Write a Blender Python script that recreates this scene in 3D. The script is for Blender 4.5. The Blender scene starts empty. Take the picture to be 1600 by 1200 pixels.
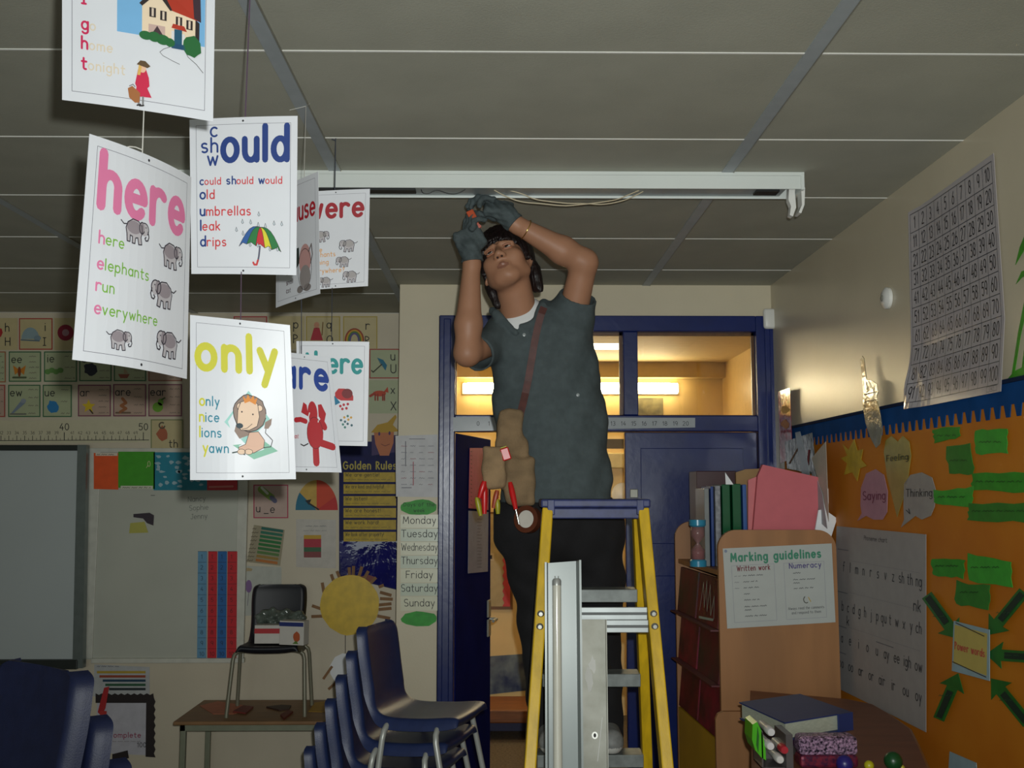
import bpy, bmesh, math, random
import numpy as np
from mathutils import Vector as V, Matrix, noise
from mathutils.geometry import tessellate_polygon

random.seed(5)
C = bpy.context.scene.collection
S_ = bpy.context.scene
# ------------------------------------------------------------------ camera
F = 1600.0
CAM = V((0, 0, 1.75))
PITCH, YAW = math.radians(5.9), math.radians(0.716)
cd = bpy.data.cameras.new('camera'); cam = bpy.data.objects.new('camera', cd); C.objects.link(cam)
cam.location = CAM
cam.rotation_euler = (math.pi/2+PITCH, 0, -YAW)
cd.sensor_width = 36; cd.lens = 36*F/1600; cd.clip_start = 0.02
S_.camera = cam
R_ = cam.rotation_euler.to_matrix()
# ------------------------------------------------------------------ light
S_.view_settings.view_transform = 'Standard'; S_.view_settings.look = 'None'
S_.view_settings.gamma = 1.0; S_.view_settings.exposure = 0.0
S_.view_settings.use_curve_mapping = False
w = bpy.data.worlds.new('world'); S_.world = w; w.use_nodes = True
w.node_tree.nodes['Background'].inputs[0].default_value = (0.80, 0.84, 0.80, 1)   # dim daylight from the open side behind the camera
w.node_tree.nodes['Background'].inputs[1].default_value = 0.22

def lamp(name, kind, loc, energy, color=(1, 1, 1), **kw):
    d = bpy.data.lights.new(name, kind); d.energy = energy; d.color = color
    for k, v in kw.items(): setattr(d, k, v)
    o = bpy.data.objects.new(name, d); o.location = loc; C.objects.link(o); return o
fl = lamp('camera_flash', 'SPOT', (0.03, 0.0, 1.75+0.055), 100, (0.97, 1.0, 0.97), shadow_soft_size=0.012, spot_size=math.radians(104), spot_blend=1.0)
fl.rotation_euler = (math.pi/2+PITCH+math.radians(3), 0, -YAW)
fl.data.use_nodes = True
nt = fl.data.node_tree; em = nt.nodes['Emission']; fo = nt.nodes.new('ShaderNodeLightFalloff')
fo.inputs['Strength'].default_value = 4.0; fo.inputs['Smooth'].default_value = 9.0
nt.links.new(fo.outputs['Quadratic'], em.inputs['Strength'])
lamp('rear_fill_light', 'AREA', (-0.8, -2.8, 1.7), 30, (0.90, 1.0, 0.96), shape='RECTANGLE', size=4.5, size_y=1.4).rotation_euler = (math.radians(90), 0, 0)   # added frontal fill behind the camera to lift the far wall; no window modelled
# corridor light: the batten seen through the glass over the doors
lamp('corridor_batten_light', 'AREA', (0.55, 8.02, 2.56), 12, (1.0, 0.90, 0.62), shape='RECTANGLE', size=1.6, size_y=0.06).rotation_euler = (math.radians(-75), 0, 0)
lamp('corridor_fill_light', 'AREA', (0.2, 6.9, 2.72), 6, (1.0, 0.90, 0.62), shape='RECTANGLE', size=1.4, size_y=0.3)  # added fill under the corridor ceiling; no fitting modelled there

# ------------------------------------------------------------------ pixel rays -> points on real planes
def ray(px, py): return R_ @ V(((px-800)/F, (600-py)/F, -1))
def PY(px, py, y):
    d = ray(px, py); return CAM+d*(y/d.y)
def PX(px, py, x):
    d = ray(px, py); return CAM+d*(x/d.x)
def PZ(px, py, z):
    d = ray(px, py); return CAM+d*((z-CAM.z)/d.z)
def PP(px, py, o, n):
    d = ray(px, py); return CAM+d*((o-CAM).dot(n)/d.dot(n))

# ------------------------------------------------------------------ materials
def lin(c):
    return tuple(((x/255)/12.92 if x/255 <= .04045 else ((x/255+.055)/1.055)**2.4) for x in c)+(1,)
_M = {}
def M(name, col, rough=.6, metal=0, var=.06, scale=18, bump=0, bscale=60, spec=.5, emit=0, coat=0, trans=0, alpha=1, col2=None, stretch=None, detail=3):
    if name in _M: return _M[name]
    m = bpy.data.materials.new(name); m.use_nodes = True; _M[name] = m
    nt = m.node_tree; b = nt.nodes['Principled BSDF']
    c = lin(col)
    b.inputs['Base Color'].default_value = c
    b.inputs['Roughness'].default_value = rough; b.inputs['Metallic'].default_value = metal
    b.inputs['Specular IOR Level'].default_value = spec
    b.inputs['Coat Weight'].default_value = coat; b.inputs['Coat Roughness'].default_value = .06
    b.inputs['Transmission Weight'].default_value = trans; b.inputs['Alpha'].default_value = alpha
    if emit:
        b.inputs['Emission Color'].default_value = c; b.inputs['Emission Strength'].default_value = emit
    if var or bump or col2:
        tc = nt.nodes.new('ShaderNodeTexCoord'); mp = nt.nodes.new('ShaderNodeMapping')
        nt.links.new(tc.outputs['Object'], mp.inputs[0])
        if stretch: mp.inputs['Scale'].default_value = stretch
        n = nt.nodes.new('ShaderNodeTexNoise'); n.inputs['Scale'].default_value = scale; n.inputs['Detail'].default_value = detail
        nt.links.new(mp.outputs[0], n.inputs['Vector'])
        r = nt.nodes.new('ShaderNodeValToRGB'); r.color_ramp.elements[0].position = .35; r.color_ramp.elements[1].position = .65
        lo = tuple(x*(1-var) for x in c[:3])+(1,); hi = tuple(min(1, x*(1+var)) for x in c[:3])+(1,)
        if col2: hi = lin(col2); lo = c
        r.color_ramp.elements[0].color = lo; r.color_ramp.elements[1].color = hi
        nt.links.new(n.outputs['Fac'], r.inputs[0]); nt.links.new(r.outputs[0], b.inputs['Base Color'])
        if bump:
            n2 = nt.nodes.new('ShaderNodeTexNoise'); n2.inputs['Scale'].default_value = bscale; n2.inputs['Detail'].default_value = 4
            nt.links.new(mp.outputs[0], n2.inputs['Vector'])
            bp = nt.nodes.new('ShaderNodeBump'); bp.inputs['Strength'].default_value = bump; bp.inputs['Distance'].default_value = .01
            nt.links.new(n2.outputs['Fac'], bp.inputs['Height']); nt.links.new(bp.outputs[0], b.inputs['Normal'])
    return m
def ink(c, rough=.6):
    return M('ink_%02x%02x%02x' % tuple(c), c, rough, var=.03)
BLACK = (18, 18, 22)

# ------------------------------------------------------------------ mesh builder
class MB:
    def __init__(s): s.v = []; s.f = []; s.m = []; s.mats = []
    def mi(s, m):
        if m not in s.mats: s.mats.append(m)
        return s.mats.index(m)
    def add(s, vs, fs, m):
        o = len(s.v); s.v += [V(x) for x in vs]; k = s.mi(m)
        for f in fs: s.f.append([i+o for i in f]); s.m.append(k)
        return s
    def box(s, a, b, m, mat=None, ch=0):
        x0, y0, z0 = [min(p, q) for p, q in zip(a, b)]; x1, y1, z1 = [max(p, q) for p, q in zip(a, b)]
        if ch:
            bm = bmesh.new(); bmesh.ops.create_cube(bm, size=1)
            for v in bm.verts: v.co = V(((x0+x1)/2+v.co.x*(x1-x0), (y0+y1)/2+v.co.y*(y1-y0), (z0+z1)/2+v.co.z*(z1-z0)))
            bmesh.ops.bevel(bm, geom=bm.edges[:], offset=ch, segments=2, affect='EDGES', profile=.5)
            bm.verts.index_update()
            vs = [v.co.copy() for v in bm.verts]; fs = [[v.index for v in f.verts] for f in bm.faces]; bm.free()
        else:
            vs = [V(p) for p in ((x0,y0,z0),(x1,y0,z0),(x1,y1,z0),(x0,y1,z0),(x0,y0,z1),(x1,y0,z1),(x1,y1,z1),(x0,y1,z1))]
            fs = [(0,3,2,1),(4,5,6,7),(0,1,5,4),(1,2,6,5),(2,3,7,6),(3,0,4,7)]
        if mat: vs = [mat @ v for v in vs]
        return s.add(vs, fs, m)
    def beam(s, p0, p1, wx, wy, m, up=V((0,0,1)), ch=0):      # box along p0->p1, wx across 'side', wy along 'up'-ish
        p0, p1 = V(p0), V(p1); d = p1-p0; L = d.length; d.normalize()
        sd = d.cross(V(up)); sd.normalize(); u2 = sd.cross(d)
        T = Matrix((sd, d, u2)).transposed().to_4x4(); T.translation = p0
        return s.box((-wx/2, 0, -wy/2), (wx/2, L, wy/2), m, T, ch)
    def tube(s, pts, r, m, n=10, closed=False, cap=True):
        pts = [V(p) for p in pts]; N = len(pts); rs = r if isinstance(r, (list, tuple)) else [r]*N
        vs = []; fs = []; a = None
        for i, p in enumerate(pts):
            if closed: t = pts[(i+1) % N]-pts[i-1]
            else: t = pts[min(i+1, N-1)]-pts[max(i-1, 0)]
            t.normalize()
            if a is None:
                a = t.orthogonal().normalized()
            else:
                a = a-t*a.dot(t); a.normalize()
            b = t.cross(a)
            for k in range(n):
                th = 2*math.pi*k/n; vs.append(p+(a*math.cos(th)+b*math.sin(th))*rs[i])
        for i in range(N if closed else N-1):
            j = (i+1) % N
            for k in range(n):
                fs.append((i*n+k, i*n+(k+1) % n, j*n+(k+1) % n, j*n+k))
        if cap and not closed:
            fs.append(list(range(n))[::-1]); fs.append([(N-1)*n+k for k in range(n)])
        return s.add(vs, fs, m)
    def lathe(s, c, prof, m, n=20, axis=V((0,0,1))):          # prof: (radius, height)
        axis = V(axis).normalized(); a = axis.orthogonal().normalized(); b = axis.cross(a); c = V(c)
        vs = []; fs = []
        for r, h in prof:
            for k in range(n):
                th = 2*math.pi*k/n; vs.append(c+axis*h+(a*math.cos(th)+b*math.sin(th))*max(r, 1e-5))
        for i in range(len(prof)-1):
            for k in range(n): fs.append((i*n+k, i*n+(k+1) % n, (i+1)*n+(k+1) % n, (i+1)*n+k))
        fs.append(list(range(n))[::-1]); fs.append([(len(prof)-1)*n+k for k in range(n)])
        return s.add(vs, fs, m)
    def prism(s, pts, ext, m, m2=None):                       # 3D polygon (front face) extruded by vector ext
        pts = [V(p) for p in pts]; n = len(pts); ext = V(ext)
        tr = tessellate_polygon([pts])
        vs = pts+[p+ext for p in pts]
        nn = sum((( pts[t[1]]-pts[t[0]]).cross(pts[t[2]]-pts[t[0]]) for t in tr), V())
        fl = nn.dot(ext) > 0
        fr = [tuple(t)[::-1] if fl else tuple(t) for t in tr]
        o = [tuple(i+n for i in t)[::-1] for t in fr]
        area = V()
        for i in range(n): area += pts[i].cross(pts[(i+1) % n])
        fw = area.dot(ext) > 0
        sd = [((i, (i+1) % n, (i+1) % n+n, i+n) if fw else (i+n, (i+1) % n+n, (i+1) % n, i)) for i in range(n)]
        s.add(vs, fr, m); s.add(vs, o+sd, m2 or m); return s
    def grid(s, fn, nu, nv, m):
        vs = [fn(i/nu, j/nv) for j in range(nv+1) for i in range(nu+1)]
        fs = [(j*(nu+1)+i, j*(nu+1)+i+1, (j+1)*(nu+1)+i+1, (j+1)*(nu+1)+i) for j in range(nv) for i in range(nu)]
        return s.add(vs, fs, m)
ORG = {}
def setp(o, label=None, cat=None, group=None, kind=None):
    for k, v in (('label', label), ('category', cat), ('group', group), ('kind', kind)):
        if v: o[k] = v
    return o
def thing(name, label, cat, loc=(0,0,0), group=None, kind=None):
    o = bpy.data.objects.new(name, None); C.objects.link(o); o.location = V(loc); o.empty_display_size = .05
    ORG[o.name] = V(loc); return setp(o, label, cat, group, kind)
def obj(name, mb, parent=None, label=None, cat=None, group=None, kind=None, smooth=False, auto=None):
    if parent is not None: org = ORG[parent.name]
    else:
        xs = [min(v[i] for v in mb.v) for i in range(3)]; xe = [max(v[i] for v in mb.v) for i in range(3)]
        org = V(((xs[0]+xe[0])/2, (xs[1]+xe[1])/2, xs[2]))
    me = bpy.data.meshes.new(name); me.from_pydata([tuple(v-org) for v in mb.v], [], mb.f)
    for m in mb.mats: me.materials.append(m)
    me.polygons.foreach_set('material_index', mb.m)
    if smooth: me.polygons.foreach_set('use_smooth', [True]*len(me.polygons))
    me.update(); o = bpy.data.objects.new(name, me); C.objects.link(o)
    if smooth and auto: me.set_sharp_from_angle(angle=math.radians(auto))
    ORG[o.name] = org
    if parent is not None: o.parent = parent
    else: o.location = org
    return setp(o, label, cat, group, kind)
def dup(root, loc=None, rotz=0, label=None, group=None, scale=None):
    r = root.copy(); C.objects.link(r)
    if loc is not None: r.location = loc
    r.rotation_euler = (0, 0, rotz)
    if label: r['label'] = label
    if group: r['group'] = group
    for ch in list(root.children):
        c = ch.copy(); C.objects.link(c); c.parent = r
        for g in ch.children:
            d = g.copy(); C.objects.link(d); d.parent = c
    return r

# ------------------------------------------------------------------ stroke lettering (x-height 5, ascender 8)
GL = {
'a':(4,'A 2 2.5 2 2.5 0 360;L 4 5 4 0'),'b':(4,'L 0 8 0 0;A 2 2.5 2 2.5 0 360'),'c':(3.6,'A 2.1 2.5 2.1 2.5 50 310'),
'd':(4,'A 2 2.5 2 2.5 0 360;L 4 8 4 0'),'e':(4,'L .1 2.6 4.05 2.6;A 2.05 2.5 2.05 2.5 0 315'),
'f':(3,'A 2.6 6.6 1.4 1.4 40 180;L 1.2 6.6 1.2 0;L 0 4.8 2.8 4.8'),'g':(4,'A 2 2.5 2 2.5 0 360;L 4 5 4 -1;A 2.1 -1 1.9 1.8 0 -150'),
'h':(3.6,'L 0 8 0 0;A 1.8 3 1.8 2 180 0;L 3.6 3 3.6 0'),'i':(.3,'L .15 5 .15 0;L .15 7 .15 7.1'),
'j':(1.5,'L 1.2 5 1.2 -1.4;A .2 -1.4 1 1.4 0 -110;L 1.2 7 1.2 7.1'),'k':(3.4,'L 0 8 0 0;L 3.2 5 0 2;L 1 2.9 3.4 0'),
'l':(.3,'L .15 8 .15 0'),'m':(6,'L 0 5 0 0;A 1.5 3.3 1.5 1.7 180 0;L 3 3.3 3 0;A 4.5 3.3 1.5 1.7 180 0;L 6 3.3 6 0'),
'n':(3.6,'L 0 5 0 0;A 1.8 3 1.8 2 180 0;L 3.6 3 3.6 0'),'o':(4.2,'A 2.1 2.5 2.1 2.5 0 360'),'p':(4,'L 0 5 0 -3;A 2 2.5 2 2.5 0 360'),
'q':(4.4,'A 2 2.5 2 2.5 0 360;L 4 5 4 -3 4.8 -2.4'),'r':(3.1,'L 0 5 0 0;A 1.9 3 1.9 2 180 45'),
's':(3.2,'A 1.6 3.75 1.5 1.25 40 270;A 1.6 1.25 1.6 1.25 90 -140'),'t':(3,'L 1.2 7.2 1.2 1.2;A 2.4 1.2 1.2 1.2 180 290;L 0 5 3 5'),
'u':(3.6,'L 0 5 0 2;A 1.8 2 1.8 2 180 360;L 3.6 5 3.6 0'),'v':(3.6,'L 0 5 1.8 0 3.6 5'),'w':(5.6,'L 0 5 1.4 0 2.8 4.4 4.2 0 5.6 5'),
'x':(3.6,'L 0 5 3.6 0;L 3.6 5 0 0'),'y':(3.8,'L 0 5 2 .2;L 3.8 5 1 -3'),'z':(3.6,'L 0 5 3.4 5 0 0 3.6 0'),
'A':(5.2,'L 0 0 2.6 7.6 5.2 0;L .9 2.6 4.3 2.6'),'D':(4.6,'L 0 0 0 7.6;A 0 3.8 4.6 3.8 90 -90'),
'F':(3.8,'L 0 0 0 7.6 3.8 7.6;L 0 4 3.2 4'),'G':(5.8,'A 2.9 3.8 2.9 3.8 50 360;L 5.8 3.8 3.4 3.8'),
'H':(4.6,'L 0 7.6 0 0;L 4.6 7.6 4.6 0;L 0 4 4.6 4'),'I':(2.6,'L 0 7.6 2.6 7.6;L 1.3 7.6 1.3 0;L 0 0 2.6 0'),
'J':(3.4,'L 3 7.6 3 2;A 1.5 2 1.5 2 0 -160;L 1.6 7.6 4 7.6'),'L':(3.6,'L 0 7.6 0 0 3.6 0'),'M':(6,'L 0 0 .6 7.6 3 2 5.4 7.6 6 0'),
'N':(4.6,'L 0 0 0 7.6 4.6 0 4.6 7.6'),'P':(3.5,'L 0 0 0 7.6;A 0 5.6 3.5 2 90 -90'),'Q':(5.6,'A 2.8 3.8 2.8 3.8 0 360;L 3.4 2 5.6 -.4'),
'R':(4,'L 0 0 0 7.6;A 0 5.6 3.5 2 90 -90;L 1 3.6 4 0'),'S':(4,'A 2 5.6 2 2 40 270;A 2 1.8 2.1 1.8 90 -140'),
'T':(4.8,'L 0 7.6 4.8 7.6;L 2.4 7.6 2.4 0'),'U':(4.6,'L 0 7.6 0 2.4;A 2.3 2.4 2.3 2.4 180 360;L 4.6 2.4 4.6 7.6'),
'W':(7,'L 0 7.6 1.7 0 3.5 6 5.3 0 7 7.6'),'X':(4.6,'L 0 7.6 4.6 0;L 4.6 7.6 0 0'),
'0':(4.2,'A 2.1 3.8 2.1 3.8 0 360'),'1':(2,'L .2 6 1.6 7.6 1.6 0'),'2':(4.2,'A 2 5.6 2 2 160 -20;L 3.88 4.9 0 0 4.2 0'),
'3':(4,'A 1.8 5.7 1.8 1.9 140 -90;A 1.8 1.9 2.1 1.9 90 -140'),'4':(4.2,'L 2.8 7.6 0 2.4 4.2 2.4;L 3.2 4.4 3.2 0'),
'5':(4,'L 3.8 7.6 .6 7.6 .3 4.4;A 1.9 2.4 2.1 2.4 130 -140'),'6':(4.2,'L 3 7.6 .5 4;A 2.1 2.3 2.1 2.3 0 360'),
'7':(4,'L 0 7.6 4 7.6 1.2 0'),'8':(4.2,'A 2 5.8 1.7 1.8 0 360;A 2 2 2.1 2 0 360'),'9':(4,'A 2 5.3 2 2.3 0 360;L 4 5.3 3.2 0'),
'?':(3.2,'A 1.6 5.9 1.6 1.7 170 -90;L 1.6 4.2 1.6 2.6;L 1.6 .2 1.6 .3'),'_':(4,'L 0 -.8 4 -.8'),'-':(2.6,'L 0 2.8 2.6 2.8'),
'!':(.3,'L .15 7.6 .15 2.4;L .15 .1 .15 .2'),' ':(2.2,''),
}
def arcp(cx, cy, rx, ry, a0, a1, n=None):
    n = n or max(4, int(abs(a1-a0)/16))
    return [(cx+rx*math.cos(math.radians(a0+(a1-a0)*i/n)), cy+ry*math.sin(math.radians(a0+(a1-a0)*i/n))) for i in range(n+1)]
def glyph(ch):
    wd, st = GL.get(ch, (2, '')); out = []
    for t in st.split(';'):
        t = t.split()
        if not t: continue
        a = [float(x) for x in t[1:]]
        out.append(arcp(*a) if t[0] == 'A' else [(a[i], a[i+1]) for i in range(0, len(a), 2)])
    return wd, out
class Sheet:
    """flat print: fn(x, y, h) -> world point; sy=-1 when y runs down (pixel units); lay = height of one print layer (m)"""
    def __init__(s, fn, sy=1, lay=.0012): s.fn = fn; s.sy = sy; s.lay = lay; s.mb = MB(); s.cnt = 0
    def P(s, x, y, l): return s.fn(x, y, l*s.lay)
    def orient(s, pts): # ensure ccw as seen from the front
        a = sum(pts[i][0]*pts[(i+1) % len(pts)][1]-pts[(i+1) % len(pts)][0]*pts[i][1] for i in range(len(pts)))
        return pts if a*s.sy > 0 else pts[::-1]
    def paper(s, q, m, nu=1, nv=1, th=.0015, mback=None):
        """quad corners TL,TR,BR,BL with thickness"""
        tl, tr, br, bl = [V((a, b, 0)) for a, b in q]
        f = lambda u, v: (bl*(1-u)+br*u)*(1-v)+(tl*(1-u)+tr*u)*v
        s.mb.grid(lambda u, v: s.fn(f(u, v).x, f(u, v).y, 0), nu, nv, m)
        s.mb.grid(lambda u, v: s.fn(f(1-u, v).x, f(1-u, v).y, -th), nu, nv, mback or m)
        for e0, e1, k in (((0,0),(1,0),nu), ((1,0),(1,1),nv), ((1,1),(0,1),nu), ((0,1),(0,0),nv)):
            def g(u, v, e0=e0, e1=e1):
                p = f(e0[0]+(e1[0]-e0[0])*u, e0[1]+(e1[1]-e0[1])*u); return s.fn(p.x, p.y, -th*(1-v))
            s.mb.grid(g, k, 1, mback or m)
        return s
    def solid(s, pts, m, l=0, th=.0015):       # outline with thickness
        pts = s.orient(pts); top = [s.P(x, y, l) for x, y in pts]; bot = [s.fn(x, y, l*s.lay-th) for x, y in pts]
        n = len(pts); tr = [tuple(t) for t in tessellate_polygon([[V((x, y*s.sy, 0)) for x, y in pts]])]
        tr = [t if (V((pts[t[1]][0]-pts[t[0]][0], (pts[t[1]][1]-pts[t[0]][1])*s.sy, 0)).cross(V((pts[t[2]][0]-pts[t[0]][0], (pts[t[2]][1]-pts[t[0]][1])*s.sy, 0)))).z > 0 else t[::-1] for t in tr]
        s.mb.add(top+bot, tr+[tuple(i+n for i in t)[::-1] for t in tr]+[(i+n, (i+1) % n+n, (i+1) % n, i) for i in range(n)], m); return s
    def poly(s, pts, m, l=1):
        pts = s.orient(pts)
        tr = [tuple(t) for t in tessellate_polygon([[V((x, y*s.sy, 0)) for x, y in pts]])]
        tr = [t if (V((pts[t[1]][0]-pts[t[0]][0], (pts[t[1]][1]-pts[t[0]][1])*s.sy, 0)).cross(V((pts[t[2]][0]-pts[t[0]][0], (pts[t[2]][1]-pts[t[0]][1])*s.sy, 0)))).z > 0 else t[::-1] for t in tr]
        s.mb.add([s.P(x, y, l) for x, y in pts], tr, m); return s
    def rect(s, x0, y0, x1, y1, m, l=1, n=4):
        if (y1-y0)*s.sy < 0: y0, y1 = y1, y0
        s.mb.grid(lambda u, v: s.P(x0+(x1-x0)*u, y0+(y1-y0)*v, l), n, n, m); return s
    def ell(s, cx, cy, rx, ry, m, l=1, rot=0, n=20):
        c, si = math.cos(rot), math.sin(rot); vs = [(cx, cy)]
        for rr in (.5, 1):
            for k in range(n):
                a = 2*math.pi*k/n*s.sy; x, y = rx*rr*math.cos(a), ry*rr*math.sin(a); vs.append((cx+x*c-y*si, cy+x*si+y*c))
        fs = [(0, 1+k, 1+(k+1) % n) for k in range(n)]+[(1+k, 1+n+k, 1+n+(k+1) % n, 1+(k+1) % n) for k in range(n)]
        s.mb.add([s.P(x, y, l) for x, y in vs], fs, m); return s
    def disc(s, x, y, r, m, l, n=8):
        s.mb.add([s.P(x+r*math.cos(2*math.pi*k/n*s.sy), y+r*math.sin(2*math.pi*k/n*s.sy), l) for k in range(n)], [list(range(n))], m)
    def stroke(s, pts, wd, m, l=1, cap=True):
        s.cnt += 1; l += (s.cnt % 7)*.12
        pts = [pts[0]]+[p for i, p in enumerate(pts[1:]) if abs(p[0]-pts[i][0])+abs(p[1]-pts[i][1]) > 1e-9]
        runs = [[pts[0]]]
        for i in range(1, len(pts)):
            runs[-1].append(pts[i])
            if i < len(pts)-1:
                a = V((pts[i][0]-pts[i-1][0], pts[i][1]-pts[i-1][1])); b = V((pts[i+1][0]-pts[i][0], pts[i+1][1]-pts[i][1]))
                if a.angle(b) > .75: runs.append([pts[i]])
        r = wd/2
        shut = len(pts) > 3 and abs(pts[0][0]-pts[-1][0])+abs(pts[0][1]-pts[-1][1]) < wd*.2 and len(runs) == 1
        for ri, rn in enumerate(runs):
            l += .02
            if cap and not shut:
                s.disc(*rn[0], r, m, l+.045)
                if ri == len(runs)-1: s.disc(*rn[-1], r, m, l+.07)
            if len(rn) < 2: continue
            vs = []
            for i, p in enumerate(rn):
                a, b = rn[max(i-1, 0)], rn[min(i+1, len(rn)-1)]
                if shut and i in (0, len(rn)-1): a, b = rn[-2], rn[1]
                t = V((b[0]-a[0], b[1]-a[1])); t.normalize()
                nx, ny = -t.y*r*s.sy, t.x*r*s.sy
                vs += [s.P(p[0]-nx, p[1]-ny, l), s.P(p[0]+nx, p[1]+ny, l)]
            s.mb.add(vs, [(2*i, 2*i+2, 2*i+3, 2*i+1) for i in range(len(rn)-1)], m)
        return s
    def frame(s, x0, y0, x1, y1, wd, m, l=1, n=10):
        for a, b in (((x0,y0),(x1,y0)), ((x1,y0),(x1,y1)), ((x1,y1),(x0,y1)), ((x0,y1),(x0,y0))):
            s.stroke([(a[0]+(b[0]-a[0])*i/n, a[1]+(b[1]-a[1])*i/n) for i in range(n+1)], wd, m, l)
        return s
    def textw(s, t, xh, wt, sp=1.2): return sum(glyph(c)[0]+sp+wt for c in t)*xh/5-(sp+wt)*xh/5
    def text(s, t, x, y, xh, m, wt=.9, l=1, fit=None, slope=0, sp=1.2, sx=1.0, center=False):
        """xh: x-height in sheet units, wt: stroke in glyph units (x-height 5)"""
        k = xh/5
        if fit: sx = fit/s.textw(t, xh, wt, sp)
        if center: x -= s.textw(t, xh, wt, sp)*sx/2
        x0 = x
        for ch in t:
            wd, st = glyph(ch)
            for p in st:
                s.stroke([(x+a*k*sx, y+s.sy*b*k+slope*(x+a*k*sx-x0)) for a, b in p], wt*k*min(1, .5+.5*sx), m, l)
            x += (wd+sp+wt)*k*sx
        return s
    def scribble(s, x, y, wd, xh, m, l=1):     # unreadably small print: little word-like marks
        e = x+wd
        while x < e-xh:
            t = random.uniform(2, 5)*xh; t = min(t, e-x)
            n = max(2, int(t/xh*1.6))
            s.stroke([(x+t*i/n, y+s.sy*xh*(.15+.7*(i % 2))*random.uniform(.6, 1)) for i in range(n+1)], xh*.28, m, l, cap=False)
            x += t+xh*.9
        return s
    def done(s, name, label=None, cat=None, parent=None, group=None, **k): return obj(name, s.mb, parent, label, cat, group, **k)

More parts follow.
